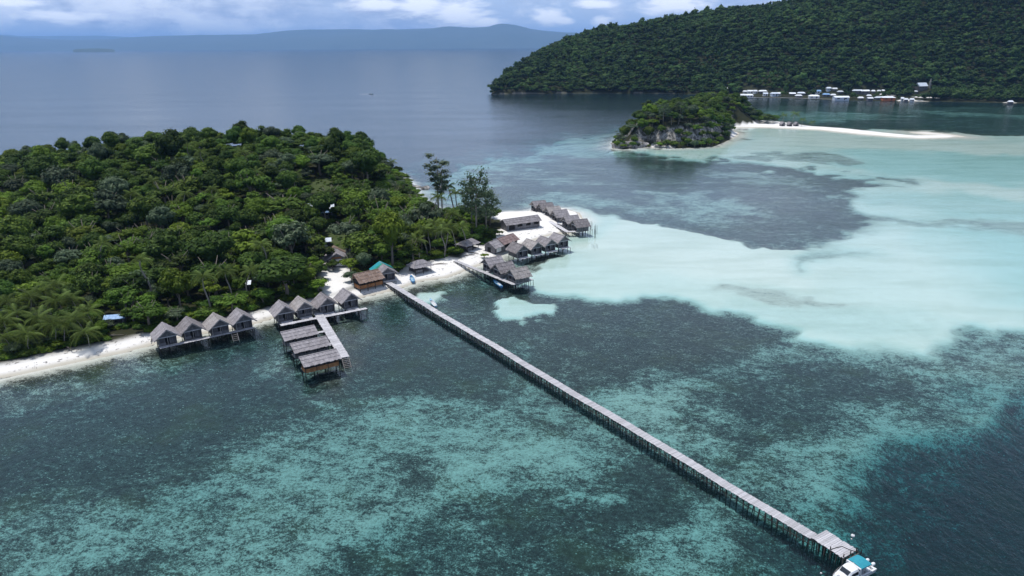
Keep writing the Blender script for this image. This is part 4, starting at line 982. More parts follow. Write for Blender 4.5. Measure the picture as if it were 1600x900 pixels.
def deck_boards(mb, a, b, width, z, w=.26, gap=.03, th=.05, rr=random, jag=.06):
    """cross boards of a walkway from a to b"""
    a = Vector((a[0], a[1], 0)); b = Vector((b[0], b[1], 0)); L = (b-a).length; n = max(1, round(L/w)); d = (b-a).normalized(); ang_ = math.atan2(d.y, d.x); s = Vector((-d.y, d.x, 0))
    for i in range(n):
        c = a+d*(L*(i+.5)/n)+s*rr.uniform(-jag, jag); mb.box((c.x, c.y, z-th/2+rr.uniform(-.008, .008)), (L/n-gap, width+rr.uniform(-jag, jag), th), ang_)

def stilts(par, pts, z_top, base, r=.09, name='stilt', mat=None):
    for x, y in pts:
        m = MB(); m.tube([(x, y, z_top), (x+random.uniform(-.05, .05), y, base)], r, 5); m.build(name, mat or POST, par)

def beach_hut(seed, w=3.7, d=4.6, wh=2.0, rh=1.75, fl=1.5, porch=0.0, pw=2.6, roof=THATCH, base=-1.9, ox=1.0, lean_front=True, rail=False):
    """gabled thatch hut on stilts; front faces local -y; origin on the water level"""
    rr = random.Random(seed); T = thing('overwater_hut', '', 'hut')
    zc = fl+wh
    m = MB(); m.box((0, d/2, fl-.10), (w+.1, d+.1, .14)); m.build('floor', WALL, T)
    m = MB()
    boards(m, (-w/2, d), (w/2, d), fl, zc, rr=rr); m2 = m.mesh('back_wall'); tone(m2, 8, seed); link('back_wall', m2, WALL, T)
    for sx in (-1, 1):
        m = MB(); boards(m, (sx*w/2, .1), (sx*w/2, d-.05), fl, zc, rr=rr); m2 = m.mesh('side_wall'); tone(m2, 8, seed+sx+3); link('side_wall', m2, WALL, T)
    m = MB(); boards(m, (-w/2+.1, .9), (-.45, .9), fl, zc, rr=rr); boards(m, (.45, .9), (w/2-.1, .9), fl, zc, rr=rr); m2 = m.mesh('front_wall'); tone(m2, 8, seed+9); link('front_wall', m2, WALL, T)
    m = MB(); m.box((0, .96, fl+.95), (.88, .05, 1.9)); m.build('door', DARKIN, T)
    # gable triangles
    for y, nm in ((.06, 'front_gable'), (d-.05, 'back_gable')):
        m = MB(); n = 9
        for i in range(n):
            x = -w/2+w*(i+.5)/n; h = rh*(1-abs(x)/(w/2+ox))*.97-.12
            m.box((x, y, zc+h/2), (w/n-.02, .06, h))
        m2 = m.mesh(nm); tone(m2, 8, seed+5); link(nm, m2, WALL, T)
    m = MB(); m.box((0, -.06, zc-.03), (w+.5, .10, .20)); m.build('tie_beam', DECK, T)
    for sx in (-1, 0, 1):
        m = MB(); m.box((sx*(w/2-.06), .0, fl+wh/2), (.11, .11, wh)); m.build('porch_post', POLE, T)
    m = MB(); m.box((0, .02, fl+.42), (w-.1, .05, .72)) if rail else m.box((-w/4-.2, .02, fl+.42), (w/2-.5, .05, .72)); m.build('porch_screen', WALL, T)
    gable_roof(T, w, d, 0, zc+rh, zc-.35*ox-.05, ox, .65, .45, roof, rr)
    for sx in (-1, 1):
        m = MB(); m.beam((0, -.68, zc+rh-.03), (sx*(w/2+ox), -.68, zc-.35*ox-.08), .07, .16); m.build('barge_board', POLE, T)
    if porch:
        m = MB(); deck_boards(m, (-pw/2, -porch/2-.1), (pw/2, -porch/2-.1), porch, fl-.04, rr=rr); m2 = m.mesh('porch_deck'); tone(m2, 8, seed+2); link('porch_deck', m2, DECK, T)
    pts = [(x, y) for x in (-w/2+.1, 0, w/2-.1) for y in (.15, d/2, d-.15)]
    if porch: pts += [(-pw/2+.1, -porch), (pw/2-.1, -porch)]
    stilts(T, pts, fl-.15, base)
    return T
def copy_thing(src, **props):
    c = src.copy(); COL.objects.link(c)
    for ch in src.children:
        k = ch.copy(); COL.objects.link(k); k.parent = c
        for g_ in ch.children:
            q_ = g_.copy(); COL.objects.link(q_); q_.parent = k
    for k, v in props.items(): c[k] = v
    return c
def put(T, xyz, rz, label, group=None, scale=None):
    T.location = xyz; T.rotation_euler = (0, 0, rz); T['label'] = label
    if group: T['group'] = group
    if scale: T.scale = (scale,)*3
    return T
def row(px_list, zc, facing, d, label_list, group, protos, back=0.5, jit=.04):
    """huts by the centre of their roofs in the photograph (roof centre zc above the sea); facing = sign or fixed angle"""
    P = [at(a, b, zc) for a, b in px_list]; v = (P[-1]-P[0]).normalized(); out = []
    for i, p in enumerate(P):
        rz = math.atan2(v.y, v.x)+(0 if facing > 0 else math.pi)   # local x along the row, -y to the front
        rz += random.uniform(-jit, jit)
        off = Matrix.Rotation(rz, 3, 'Z') @ Vector((0, -d/2, 0))
        T = protos[i % len(protos)]
        if T.get('used'): T = copy_thing(T)
        T['used'] = 1
        put(T, (p.x+off.x, p.y+off.y, 0), rz, label_list[i], group); out.append((T, rz))
    return out, v

hutA = [beach_hut(10+i, roof=TH[i], rail=i == 2) for i in range(4)]
labs = ['leftmost of the four grey thatched huts on the beach-side deck, nearest the forest sand', 'second from left of the four grey thatched huts on the beach-side deck', 'third of the four grey thatched huts on the deck, just left of the ladder', 'rightmost hut of the beach-side deck, standing before the leafy tree']
rA, vA = row([(257.3, 515.5), (296.4, 505.8), (338.8, 499.6), (375.6, 492.0)], 4.4, 1, 4.6, labs, 'thatched huts on the beach-side deck', hutA)
hutB = [beach_hut(30+i, porch=1.5, pw=2.9, roof=TH[3-i], rail=i == 1) for i in range(4)]
labs = ['leftmost of the four porch huts, right above the corner of the long boardwalk', 'second porch hut, left of the boardwalk junction', 'third porch hut, just right of the boardwalk junction', 'rightmost porch hut near the brown pavilion']
rB, vB = row([(441, 479.5), (471, 473), (506.5, 467.0), (542.5, 460)], 4.4, 1, 4.6, labs, 'porch huts above the cross boardwalk', hutB)
hutD = [beach_hut(50+i, w=4.0, d=4.6, rail=True, roof=TH[i]) for i in range(3)]
labs = ['innermost of the three huts on the slanting walkway, nearest the beach', 'middle hut of the three on the slanting walkway', 'outermost of the three walkway huts, at the walkway corner']
rD, vD = row([(770.5, 405.5), (787.5, 414), (810.5, 422.5)], 4.6, 1, 4.6, labs, 'huts along the slanting walkway', hutD)
hutE = [beach_hut(70+i, w=4.0, d=5.0, porch=1.7, pw=3.6, base=-1.4, roof=TH[(i+1) % 4]) for i in range(4)]
labs = ['leftmost of the four gabled huts over the green shallows', 'second from left of the four gabled huts over the green shallows', 'third of the gabled huts, with a pale patch on its thatch', 'rightmost and highest of the four gabled huts at the sand spit']
rE, vE = row([(808, 384.2), (830.5, 379.3), (852, 374.8), (872, 369.5)], 4.6, 1, 5.0, labs, 'gabled huts over the green shallows', hutE)
for T, rz in rE: T.rotation_euler.z = R(35)+random.uniform(-.05, .05)
hutG = [beach_hut(90+i, w=4.2, d=4.8, base=-1.2, roof=TH[i]) for i in range(4)]
labs = ['farthest of the row of huts at the tip of the spit', 'second farthest hut at the tip of the spit', 'third hut of the far row at the spit', 'fourth hut of the far row, just above the two separate huts']
rG, vG = row([(842, 316.5), (853, 320), (864, 325.5), (875, 331)], 4.6, 1, 4.8, labs, 'far huts at the tip of the spit', hutG)
labs = ['left hut of the last pair over the shallow water', 'right hut of the last pair, beside the standing poles']
rG2, vG2 = row([(892, 340), (906.5, 346)], 4.6, 1, 4.8, labs, 'last pair of huts over the water', hutG)
print('angles', [round(math.degrees(r[0][1]), 1) for r in (rA, rB, rD, rE, rG, rG2)])

# open long-roofed pavilions on the pier
def pavilion(seed, w, dfront, dback, fl, zr, ze, roof, wall, name='thatched_pavilion', wall_h=.9, base=-1.9, ox=.4, sides=True, back=True):
    """ridge along local x; the long slope falls to the front (-y)"""
    rr = random.Random(seed); T = thing(name, '', 'pavilion')
    m = MB(); m.box((0, 0, fl-.1), (w, dfront+dback-1.2, .14)); m.build('floor', WALL, T)
    m = MB(); slope_panel(m, (-w/2-ox, dback*.2, zr), (w/2+ox, dback*.2, zr), (-w/2-ox, -dfront, ze), (w/2+ox, -dfront, ze), rr=rr); me = m.mesh('roof_slope'); tone(me, 8, seed); link('roof_slope', me, roof, T)
    m = MB(); slope_panel(m, (-w/2-ox, dback*.2, zr), (w/2+ox, dback*.2, zr), (-w/2-ox, dback, ze+.2), (w/2+ox, dback, ze+.2), rr=rr); me = m.mesh('roof_slope'); tone(me, 8, seed+1); link('roof_slope', me, roof, T)
    m = MB(); m.beam((-w/2-ox, dback*.2, zr+.17), (w/2+ox, dback*.2, zr+.17), .4, .1); m.build('ridge_cap', roof, T)
    yf, yb = -dfront+.7, dback-.6
    m = MB(); boards(m, (-w/2, yf), (w/2, yf), fl, fl+wall_h, .35, rr=rr); me = m.mesh('front_wall'); tone(me, 8, seed); link('front_wall', me, wall, T)
    if back: m = MB(); boards(m, (-w/2, yb), (w/2, yb), fl, ze+.1, .35, rr=rr); me = m.mesh('back_wall'); tone(me, 8, seed); link('back_wall', me, WALL, T)
    if sides:
        for sx in (-1, 1): m = MB(); boards(m, (sx*w/2, yf), (sx*w/2, yb), fl, fl+wall_h, .35, rr=rr); me = m.mesh('side_wall'); tone(me, 8, seed); link('side_wall', me, wall, T)
    nx = max(3, int(w/2.2))
    for i in range(nx+1):
        for y in (yf, yb):
            m = MB(); m.box((-w/2+w*i/nx, y-.05, (fl+ze+.25)/2), (.12, .12, ze+.25-fl)); m.build('roof_post', POST, T)
    stilts(T, [(-w/2+w*i/nx, y) for i in range(nx+1) for y in (yf, 0, yb)], fl-.12, base)
    return T
rzP = math.atan2(vB.y, vB.x)
labs = ['innermost of the three long thatched pavilions beside the pier', 'middle long thatched pavilion beside the pier', 'outermost long pavilion with a brown lower wall at the pier end']
for i, (a, b, ln) in enumerate(((468, 519.5, 8.0), (485, 537.6, 8.2), (500.5, 558.4, 8.2))):
    T = pavilion(110+i, ln-1.0, 2.8, .8, 1.45, 4.15, 3.1, THATCH, WALLB if i == 2 else WALL)
    p = at(a, b, 3.85); off = Matrix.Rotation(rzP, 3, 'Z') @ Vector((0, 1.3, 0)); put(T, (p.x+off.x, p.y+off.y, 0), rzP, labs[i], 'long pavilions beside the pier')

def ground_at(px_, py_, h=0.0):
    x, y, z = on_ray(px_, py_, h); return Vector((x, y, z))
# brown pavilion
p = ground_at(573, 431, 3.2); T = pavilion(130, 7.2, 3.2, 1.5, .6, 4.2, 2.4, THATCHB, WALLB, 'brown_pavilion', base=-.8, wall_h=1.0)
put(T, p, rzP+.12, 'brown thatched pavilion with an orange-brown wall, on the sand beside the tarp-roofed hut'); T['category'] = 'pavilion'
# tarp-roofed hut: gable to the water, back half under tarpaulins
T = beach_hut(131, w=4.4, d=6.4, wh=2.0, rh=1.6, fl=.6, base=-.8, porch=1.3, pw=4.2); T.name = 'tarp_roofed_hut'
for nm, mt, y0, y1 in (('teal_tarpaulin', TEALT, 4.8, 7.0), ('green_tarpaulin', GREENT, 3.7, 4.75)):
    m = MB()
    for sx in (-1, 1):
        zr_, ze_ = .6+2.0+1.6+.26, .6+2.0-.35+.2; X = 3.3; n = 6
        for i in range(n):
            ya, yb = y0+(y1-y0)*i/n, y0+(y1-y0)*(i+1)/n; k = .03*math.sin(i*2.1)
            m.add([(0, ya, zr_+k), (0, yb, zr_-k), (sx*X, yb, ze_-k), (sx*X, ya, ze_+k), (0, ya, zr_+k-.03), (0, yb, zr_-k-.03), (sx*X, yb, ze_-k-.03), (sx*X, ya, ze_+k-.03)], [(0, 1, 2, 3), (7, 6, 5, 4), (3, 2, 6, 7)])
    m.build(nm, mt, T)
p = ground_at(600, 419, 3.6); rz = rzP-.10; off = Matrix.Rotation(rz, 3, 'Z') @ Vector((0, -3.0, 0)); put(T, p+off, rz, 'thatched hut with teal and green tarpaulins, at the head of the long jetty')
# round-shouldered beach shelter: hipped roof
def hip_shelter(seed, w, d, zr, ze, rl, name='beach_shelter', walls=True):
    rr = random.Random(seed); T = thing(name, '', 'shelter')
    c = [(-w/2, -d/2, ze), (w/2, -d/2, ze), (w/2, d/2, ze), (-w/2, d/2, ze)]; r0, r1 = (-rl/2, 0, zr), (rl/2, 0, zr)
    for a0, a1, b0, b1 in ((r0, r1, c[0], c[1]), (r1, r0, c[2], c[3]), (r0, (-rl/2, .01, zr), c[3], c[0]), (r1, (rl/2, .01, zr), c[1], c[2])):
        m = MB(); a0_, a1_ = Vector(a0), Vector(a1); b0_, b1_ = Vector(b0), Vector(b1); n = max(4, int((b1_-b0_).length/.4))
        nr = ((b1_-b0_).cross(a0_-b0_)).normalized(); nr = nr if nr.z > 0 else -nr
        for cc, (s0, s1) in enumerate(((.55, 1.0), (0, .6))):
            for i in range(n):
                t0, t1 = i/n, (i+1)/n+.004; k = nr*(.06+.07*cc+rr.uniform(0, .05)); e = s1*(1+rr.uniform(-.04, .04)*(cc == 0))
                u, v_ = a0_.lerp(a1_, t0), a0_.lerp(a1_, t1); q0, q1 = b0_.lerp(b1_, t0), b0_.lerp(b1_, t1)
                A, B, C, D = u.lerp(q0, s0), v_.lerp(q1, s0), v_.lerp(q1, e), u.lerp(q0, e)
                m.add([A, B, C, D, A+k, B+k, C+k, D+k], [(0, 1, 2, 3), (4, 7, 6, 5), (3, 2, 6, 7), (0, 3, 7, 4), (1, 5, 6, 2)])
        me = m.mesh('roof_slope'); tone(me, 8, rr.randrange(99)); link('roof_slope', me, THATCH, T)
    m = MB(); m.box((0, 0, .35), (w-1.6, d-1.4, .12)); m.build('floor', WALL, T)
    for x in (-w/2+.7, 0, w/2-.7):
        for y in (-d/2+.6, d/2-.6): m = MB(); m.box((x, y, ze/2-.2), (.13, .13, ze+.4)); m.build('roof_post', POST, T)
    if walls:
        m = MB(); boards(m, (-w/2+.8, d/2-.7), (w/2-.8, d/2-.7), .4, 1.5, rr=rr); boards(m, (-w/2+.8, -d/2+.7), (0, -d/2+.7), .4, 1.1, rr=rr); me = m.mesh('low_wall'); tone(me, 8, 3); link('low_wall', me, WALL, T)
    return T
p = ground_at(656, 413, 2.6); put(hip_shelter(140, 6.6, 5.2, 3.5, 1.9, 2.0), p, rzP+.05, 'open hipped thatch shelter on the sand behind the blue boat')
p = ground_at(731, 378, 2.6); T = hip_shelter(141, 7.0, 5.4, 3.3, 1.9, 3.6); put(T, p, rzP+.35, 'low thatched shelter under the feathery trees')

# long buildings on the spit
def long_house(seed, L, d, wh, rh, roofs, wall=WALL, name='long_house', windows=0, cat='house', white=False):
    """ridge along local x; roofs: list of (x0, x1, material, height step)"""
    rr = random.Random(seed); T = thing(name, '', cat)
    m = MB(); m.box((0, 0, .15), (L, d, .3)); m.build('floor', WALL, T)
    for y, nm in ((-d/2, 'front_wall'), (d/2, 'back_wall')):
        m = MB(); boards(m, (-L/2, y), (L/2, y), .3, .3+wh, .4, rr=rr); me = m.mesh(nm); tone(me, 8, seed); link(nm, me, wall, T)
    for sx in (-1, 1):
        m = MB(); boards(m, (sx*L/2, -d/2), (sx*L/2, d/2), .3, .3+wh, .4, rr=rr)
        for i in range(7):
            y = -d/2+d*(i+.5)/7; h = rh*(1-abs(y)/(d/2+.8))-.1; m.box((sx*L/2, y, .3+wh+h/2), (.06, d/7-.02, h))
        me = m.mesh('end_wall'); tone(me, 8, seed+sx+2); link('end_wall', me, WHITEP if white and sx < 0 else wall, T)
    for x0, x1, mat, dz_ in roofs:
        for sg in (-1, 1):
            m = MB(); slope_panel(m, (x0, 0, .3+wh+rh+dz_), (x1, 0, .3+wh+rh+dz_), (x0, sg*(d/2+.8), .3+wh-.25+dz_), (x1, sg*(d/2+.8), .3+wh-.25+dz_), .45, rr=rr); me = m.mesh('roof_slope'); tone(me, 8, rr.randrange(99)); link('roof_slope', me, mat, T)
        m = MB(); m.beam((x0, 0, .3+wh+rh+dz_+.16), (x1, 0, .3+wh+rh+dz_+.16), .4, .1); m.build('ridge_cap', mat, T)
    for i in range(windows):
        x = -L/2+L*(i+.6)/windows; m = MB(); m.box((x, -d/2-.05, .3+wh*.58), (L/windows*.55, .05, wh*.45)); w_ = m.build('window', DARKIN, T)
        m = MB(); m.box((x, -d/2-.07, .3+wh*.33), (L/windows*.62, .09, .07)); m.build('window_sill', POLE, w_)
    return T
pa, pb = ground_at(787, 349, 3.0), ground_at(840, 342, 3.0); rz = math.atan2((pb-pa).y, (pb-pa).x); p = ground_at(813, 343, 3.2)
T = long_house(150, 14.2, 4.2, 2.2, 1.3, [(-7.6, 7.6, THATCH, 0)], windows=4, name='long_hall'); put(T, p, rz, 'long low thatched hall standing on the white sand spit')
m = MB(); m.box((-4.9, -2.25, 1.2), (2.4, .06, 1.7)); m.build('doorway', DARKIN, T)
pa, pb = ground_at(764, 385, 2.2), ground_at(806, 371, 2.2); rz = math.atan2((pb-pa).y, (pb-pa).x); p = ground_at(783, 376, 3.0)
T = long_house(151, 12.0, 4.2, 2.1, 1.4, [(-6.6, -2.0, THATCH, -.15), (-2.1, 6.6, THATCHR, .15)], windows=3, name='long_house'); put(T, p, rz, 'long house with grey and rusty brown roof and a white wall panel, on the sand')
m = MB(); m.box((-4.0, -2.25, 1.25), (2.4, .07, 1.8)); m.build('white_panel', WHITEP, T)
m = MB(); m.box((-6.12, .2, 1.15), (.06, 1.3, 1.6)); m.build('door', DARKIN, T)

# inland house and the metal-roofed ones
p = ground_at(524, 398, 2.8); T = long_house(152, 8.2, 5.2, 2.3, 1.7, [(-4.7, 2.0, THATCH, 0), (1.9, 4.6, THATCHB, .12)], name='inland_house', windows=0)
put(T, p, R(108), 'inland house with brown and grey thatch and a white front wall')
m = MB(); m.box((-4.16, -1.1, 1.35), (.07, 2.9, 2.1)); m.build('white_front_panel', WHITEP, T)
m = MB(); m.box((-4.2, -1.3, 1.7), (.06, 1.5, .9)); m.build('window', DARKIN, T)
m = MB(); m.box((-4.2, 1.3, 1.25), (.07, 1.2, 1.9)); m.build('door', DARKIN, T)
m = MB(); m.box((-4.17, 0, 2.95), (.07, 2.7, .5)); m.build('gable_panel', WALLB, T)
def metal_house(name, w, d, wh, rh, roof, wall, cat='house', ribs=True, win=2, hip=0.0, base=-.6):
    T = thing(name, '', cat); m = MB(); m.box((0, 0, (wh+base)/2), (w, d, wh-base)); m.build('wall', wall, T)
    ov = .5; zr, ze = wh+rh, wh-.1; m = MB(); hx = hip*w/2
    for sg in (-1, 1):
        y = sg*(d/2+ov); V = [(-w/2-ov+hx, 0, zr), (w/2+ov-hx, 0, zr), (w/2+ov, y, ze), (-w/2-ov, y, ze)]
        V += [(a, b, c-.08) for a, b, c in V]; m.add(V, [(0, 1, 2, 3), (7, 6, 5, 4), (3, 2, 6, 7), (0, 3, 7, 4), (1, 5, 6, 2)])
        x = sg*(w/2+ov); V = [(sg*(w/2+ov-hx), 0, zr), (x, -d/2-ov, ze), (x, d/2+ov, ze)]
        if hip: V += [(a, b, c-.08) for a, b, c in V]; m.add(V, [(0, 1, 2), (3, 5, 4), (1, 4, 5, 2)])
        else: m.add([(sg*w/2, 0, zr-.1), (sg*w/2, -d/2, wh), (sg*w/2, d/2, wh)], [(0, 1, 2)])
        if ribs:
            for i in range(int(w/.8)):
                xx_ = -w/2-ov+.4+i*.8
                if abs(xx_) < w/2+ov-hx: m.beam((xx_, sg*.1, zr-.01), (xx_, y, ze+.02), .06, .06)
    m.build('roof', roof, T)
    for i in range(win):
        m = MB(); m.box((-w/2+w*(i+.5)/win, -d/2-.03, wh*.58), (w/win*.35, .08, wh*.34)); m.build('window', DARKIN, T)
    m = MB(); m.box((w*.18 if win % 2 == 0 else w*.3, -d/2-.02, wh*.4), (.9, .07, wh*.8)); m.build('door', POST, T)
    return T
p = ground_at(499, 322, 3.0); put(metal_house('metal_roofed_house', 9.5, 6, 2.6, 1.5, METALR, WALL), p, R(14), 'silver metal-roofed house half hidden under trees behind the clearing')
p = ground_at(508, 330, 2.2); put(metal_house('lean_to', 5, 2.6, 1.9, .6, BLUER, WALL, 'shed', win=1), p, R(14), 'small blue-roofed lean-to in front of the silver-roofed house')
p = ground_at(511, 374, 2.4); put(metal_house('small_shed', 1.8, 4.4, 2.2, .5, METALR, WHITEP, 'shed', win=1), p, R(14), 'narrow shed with a pale blue metal roof behind the inland house')
p = ground_at(181, 495, 2.2); put(metal_house('forest_shed', 4.0, 2.4, 2.0, .5, BLUER, WALL, 'shed', win=1), p, R(12), 'small open shed with a pale blue roof at the forest edge on the left')
p = ground_at(381, 441, 2.4); put(metal_house('hidden_shed', 3.0, 2.4, 2.0, .6, METALR, WALL, 'shed', win=1), p, R(12), 'little pale-roofed shed behind the curved palm')
p = ground_at(424, 388, 2.4); put(metal_house('tree_shed', 3.5, 2.6, 2.0, .6, METALR, WALL, 'shed', win=1), p, R(12), 'pale-roofed shed glimpsed among the dark trees above the big shade tree')

# ------------------------------------------------------------------ walkways
def walkway(a, b, width, z, label, name='boardwalk', base=-1.9, step=2.0, group=None, w=.3, T=None):
    a = Vector(a); b = Vector(b); own = T is None
    T = T or thing(name, label, 'boardwalk', (a.x, a.y, 0), 0, group); o = Vector((T.location.x, T.location.y, 0))
    A = Vector((a.x, a.y, 0))-o; B = Vector((b.x, b.y, 0))-o
    m = MB(); deck_boards(m, A, B, width, z, w); me = m.mesh('deck'); tone(me, 8, int(a.x*7) % 97); link('deck', me, DECK, T)
    d = (B-A).normalized(); s = Vector((-d.y, d.x, 0)); m = MB()
    for q in (-.42, .42): m.beam(A+s*width*q+Vector((0, 0, z-.14)), B+s*width*q+Vector((0, 0, z-.14)), .10, .14)
    m.build('joist', POST, T); n = max(1, int((B-A).length/step))
    gz = [max(base, ground_z(*((A+(B-A)*i/n+o).xy))-.2) for i in range(n+1)]
    for i in range(n+1):
        c = A+(B-A)*i/n
        for q in (-.40, .40):
            mm_ = MB(); pp = c+s*width*q; mm_.tube([(pp.x, pp.y, z-.08), (pp.x+.04, pp.y, gz[i])], .07, 5); mm_.build('post', POST, T)
    return T
def ladder(a, b, width, label, mat=POLE):
    a = Vector(a); b = Vector(b); T = thing('ladder', label, 'ladder', a); d = b-a; s = Vector((-d.y, d.x, 0)).normalized()*width/2
    for sg in (-1, 1): m = MB(); m.beam(s*sg, d+s*sg, .10, .10); m.build('rail', mat, T)
    n = int(d.length/.4)
    for i in range(1, n): m = MB(); m.beam(d*i/n-s, d*i/n+s, .12, .05); m.build('rung', mat, T)
# A: deck before the first row
zA = 1.55
off = Vector((vA.y, -vA.x, 0))
T = walkway(at(249, 543.5, zA), at(396, 511.5, zA), 1.25, zA, 'narrow grey deck running along the front of the four beach-side huts')
m0 = at(365, 519, zA)
ladder(m0+off*.5, m0+off*1.9+Vector((0, 0, -1.9)), 1.3, 'wooden ladder going down from the beach-side deck into the water')
# B: cross boardwalk, pier, connectors
zB = 1.6
walkway(at(438, 508, zB), at(573, 481.5, zB), 1.25, zB, 'cross boardwalk in front of the four porch huts')
Tp = walkway(at(492, 481, zB+.05), at(538.5, 558, zB+.05), 2.1, zB+.05, 'pier running out beside the three long pavilions', 'pier')
Tp['category'] = 'pier'
walkway(at(489, 484, zB+.02), at(507, 479.5, zB+.02), 1.6, zB+.02, 'short link', T=Tp)
walkway(at(490, 487, zB-.1), at(500, 496, zB-.1), .5, zB-.1, 'short link', T=Tp)
walkway(at(494, 520, zB), at(509, 517, zB), 1.0, zB, 'link', T=Tp); walkway(at(510, 538.5, zB), at(521, 536, zB), 1.0, zB, 'link', T=Tp)
for (T_, rz_), (a, b) in zip(rB, ((453, 500), (486, 493.5), (517, 489), (548, 482))):
    loc = T_.location; q_ = Matrix.Rotation(rz_, 3, 'Z') @ Vector((.8, -1.4, 0)); e_ = Matrix.Rotation(rz_, 3, 'Z') @ Vector((.8, -3.2, 0))
    walkway(loc+q_, loc+e_, .9, zB-.06, 'short plank link', 'porch_link', group='short plank links between the porch huts and the cross boardwalk')['label'] = 'short plank link from the ' + ('leftmost', 'second', 'third', 'rightmost')[rB.index((T_, rz_))]+' porch hut to the cross boardwalk'
e0 = at(537, 558, zB); dp = (at(538.5, 558, zB)-at(492, 481, zB)).normalized()
ladder(e0+Vector((.3, 0, 0)), e0+dp*3.4+Vector((.3, 0, -2.6)), 1.5, 'wide wooden stair leading down into the water from the end of the pier')
# D walkway
zD = 1.6
TD = walkway(at(711, 407, zD), at(803, 444, zD), 1.35, zD, 'slanting walkway leading from the beach past three huts')
walkway(at(800, 444, zD), at(831, 435.5, zD), 1.5, zD+.0, 'end deck', T=TD)
walkway(at(760, 425, zD), at(771, 420.5, zD), 1.2, zD, 'link', T=TD)
# G walkways (on the sand edge)
zG = 1.5
TG = walkway(at(842, 336, zG), at(886, 361.5, zG), 1.7, zG, 'walkway curving along the sand below the far huts')
walkway(at(884, 362, zG), at(905, 361, zG), 1.7, zG, 'end', T=TG)
walkway(at(836, 334, zG), at(853, 338, zG), 1.3, zG, 'branch', T=TG); walkway(at(841, 345, zG), at(850, 340, zG), 1.0, zG, 'branch', T=TG)
walkway(at(871, 349, zG), at(884, 352, zG), 1.0, zG, 'branch', T=TG)
# standing poles of a hut not yet built
sx = at(908, 360, 0); rr = random.Random(3)
for i in range(26):
    a, b = rr.uniform(902, 934), rr.uniform(356, 371); b = min(b, 368+(a-902)*.05)
    q_ = at(a, b, 0); h = rr.uniform(1.4, 3.2); m = MB(); m.tube([(0, 0, -1.1), (rr.uniform(-.12, .12), 0, h)], .055, 5)
    o = m.build('standing_pole', POST, None); o.location = q_; o['label'] = 'bare wooden pole standing in shallow water beside the last hut'; o['category'] = 'pole'; o['group'] = 'bare poles of an unfinished hut'
for i in range(5):
    q_ = at(925+i*2.2, 385+(i % 3), 0); m = MB(); m.tube([(0, 0, -1.0), (0, 0, .9)], .04, 4)
    o = m.build('standing_pole', POST, None); o.location = q_; o['label'] = 'short thin pole standing alone in the pale shallows'; o['category'] = 'pole'; o['group'] = 'short poles in the pale shallows'

# ------------------------------------------------------------------ the long jetty
zJ = 1.38
J0 = at(601.5, 438.5, zJ); J1 = at(1273.5, 839.5, zJ); dJ = (J1-J0); LJ = dJ.length; dJ.normalize(); sJ = Vector((-dJ.y, dJ.x, 0))
e1, e2 = at(1200, 790.7, zJ), at(1200, 802.7, zJ); 
WJ = abs((at(1274.7, 834.7, zJ)-at(1269, 842, zJ)).dot(sJ)); print('jetty', LJ, WJ)
WJ = max(1.7, min(WJ, 2.4))
TJ = thing('long_jetty', 'very long narrow plank jetty on dark posts, reaching from the beach to the speedboat', 'jetty', J0-Vector((0, 0, zJ)), math.atan2(dJ.y, dJ.x))
bw = .30; nb = int(LJ/bw); sh = []
for i in range(4):
    m = MB(); m.box((0, 0, 0), (bw-.03, WJ, .05)); me = m.mesh('plank'); me.materials.append(DECK); sh.append(me)
rr = random.Random(12); farb = MB()
for i in range(nb):
    x = (i+.5)*bw; jj = rr.uniform(-.05, .05)+.09*math.sin(x/7.3)+.05*math.sin(x/2.9)
    if i >= nb-255:
        o = child('plank', sh[i % 4], TJ); o.location = (x, jj, zJ+rr.uniform(-.012, .012)); o.rotation_euler = (rr.uniform(-.006, .006), 0, rr.uniform(-.012, .012))
        o.scale = (1, rr.uniform(.96, 1.05), 1)
    else: farb.box((x, jj, zJ+rr.uniform(-.01, .01)), (bw-.03, WJ*rr.uniform(.96, 1.04), .05))
me = farb.mesh('far_planks'); tone(me, 8, 4); o = link('plank_run', me, DECK, TJ); o['kind'] = 'stuff'
m = MB()
for q in (-.40, 0, .40): m.beam((0, WJ*q, zJ-.11), (LJ, WJ*q, zJ-.11), .10, .14)
m.build('bearer', POST, TJ)
for q in (-.47, .47):
    m = MB(); m.beam((0, WJ*q, .55), (LJ, WJ*q, .50), .06, .10); m.build('shade_rail', POST, TJ)  # added dark rails that make the shade under the deck look solid
pm = MB(); pm.tube([(0, 0, 0), (.03, 0, -2.4), (.0, 0, -5.2)], .085, 6); pmesh = pm.mesh('post', True); pmesh.materials.append(POST)
step_ = 1.0; n = int(LJ/step_)
for i in range(n+1):
    x = i*step_+rr.uniform(-.15, .15)
    for q in (-.44, .44):
        o = child('post', pmesh, TJ); o.location = (x, WJ*q+.09*math.sin(x/7.3), zJ-.12); o.rotation_euler = (rr.uniform(-.09, .09), rr.uniform(-.11, .11), rr.uniform(0, 6))
    if i % 2: m = MB(); m.beam((x, -WJ*.5, zJ-.24), (x, WJ*.5, zJ-.24), .09, .12); m.build('cross_beam', POST, TJ)
    if i % 5 == 2: m = MB(); m.beam((x, -WJ*.45, zJ-.3), (x+.2, WJ*.45, .1), .05, .09); m.build('brace', POST, TJ)
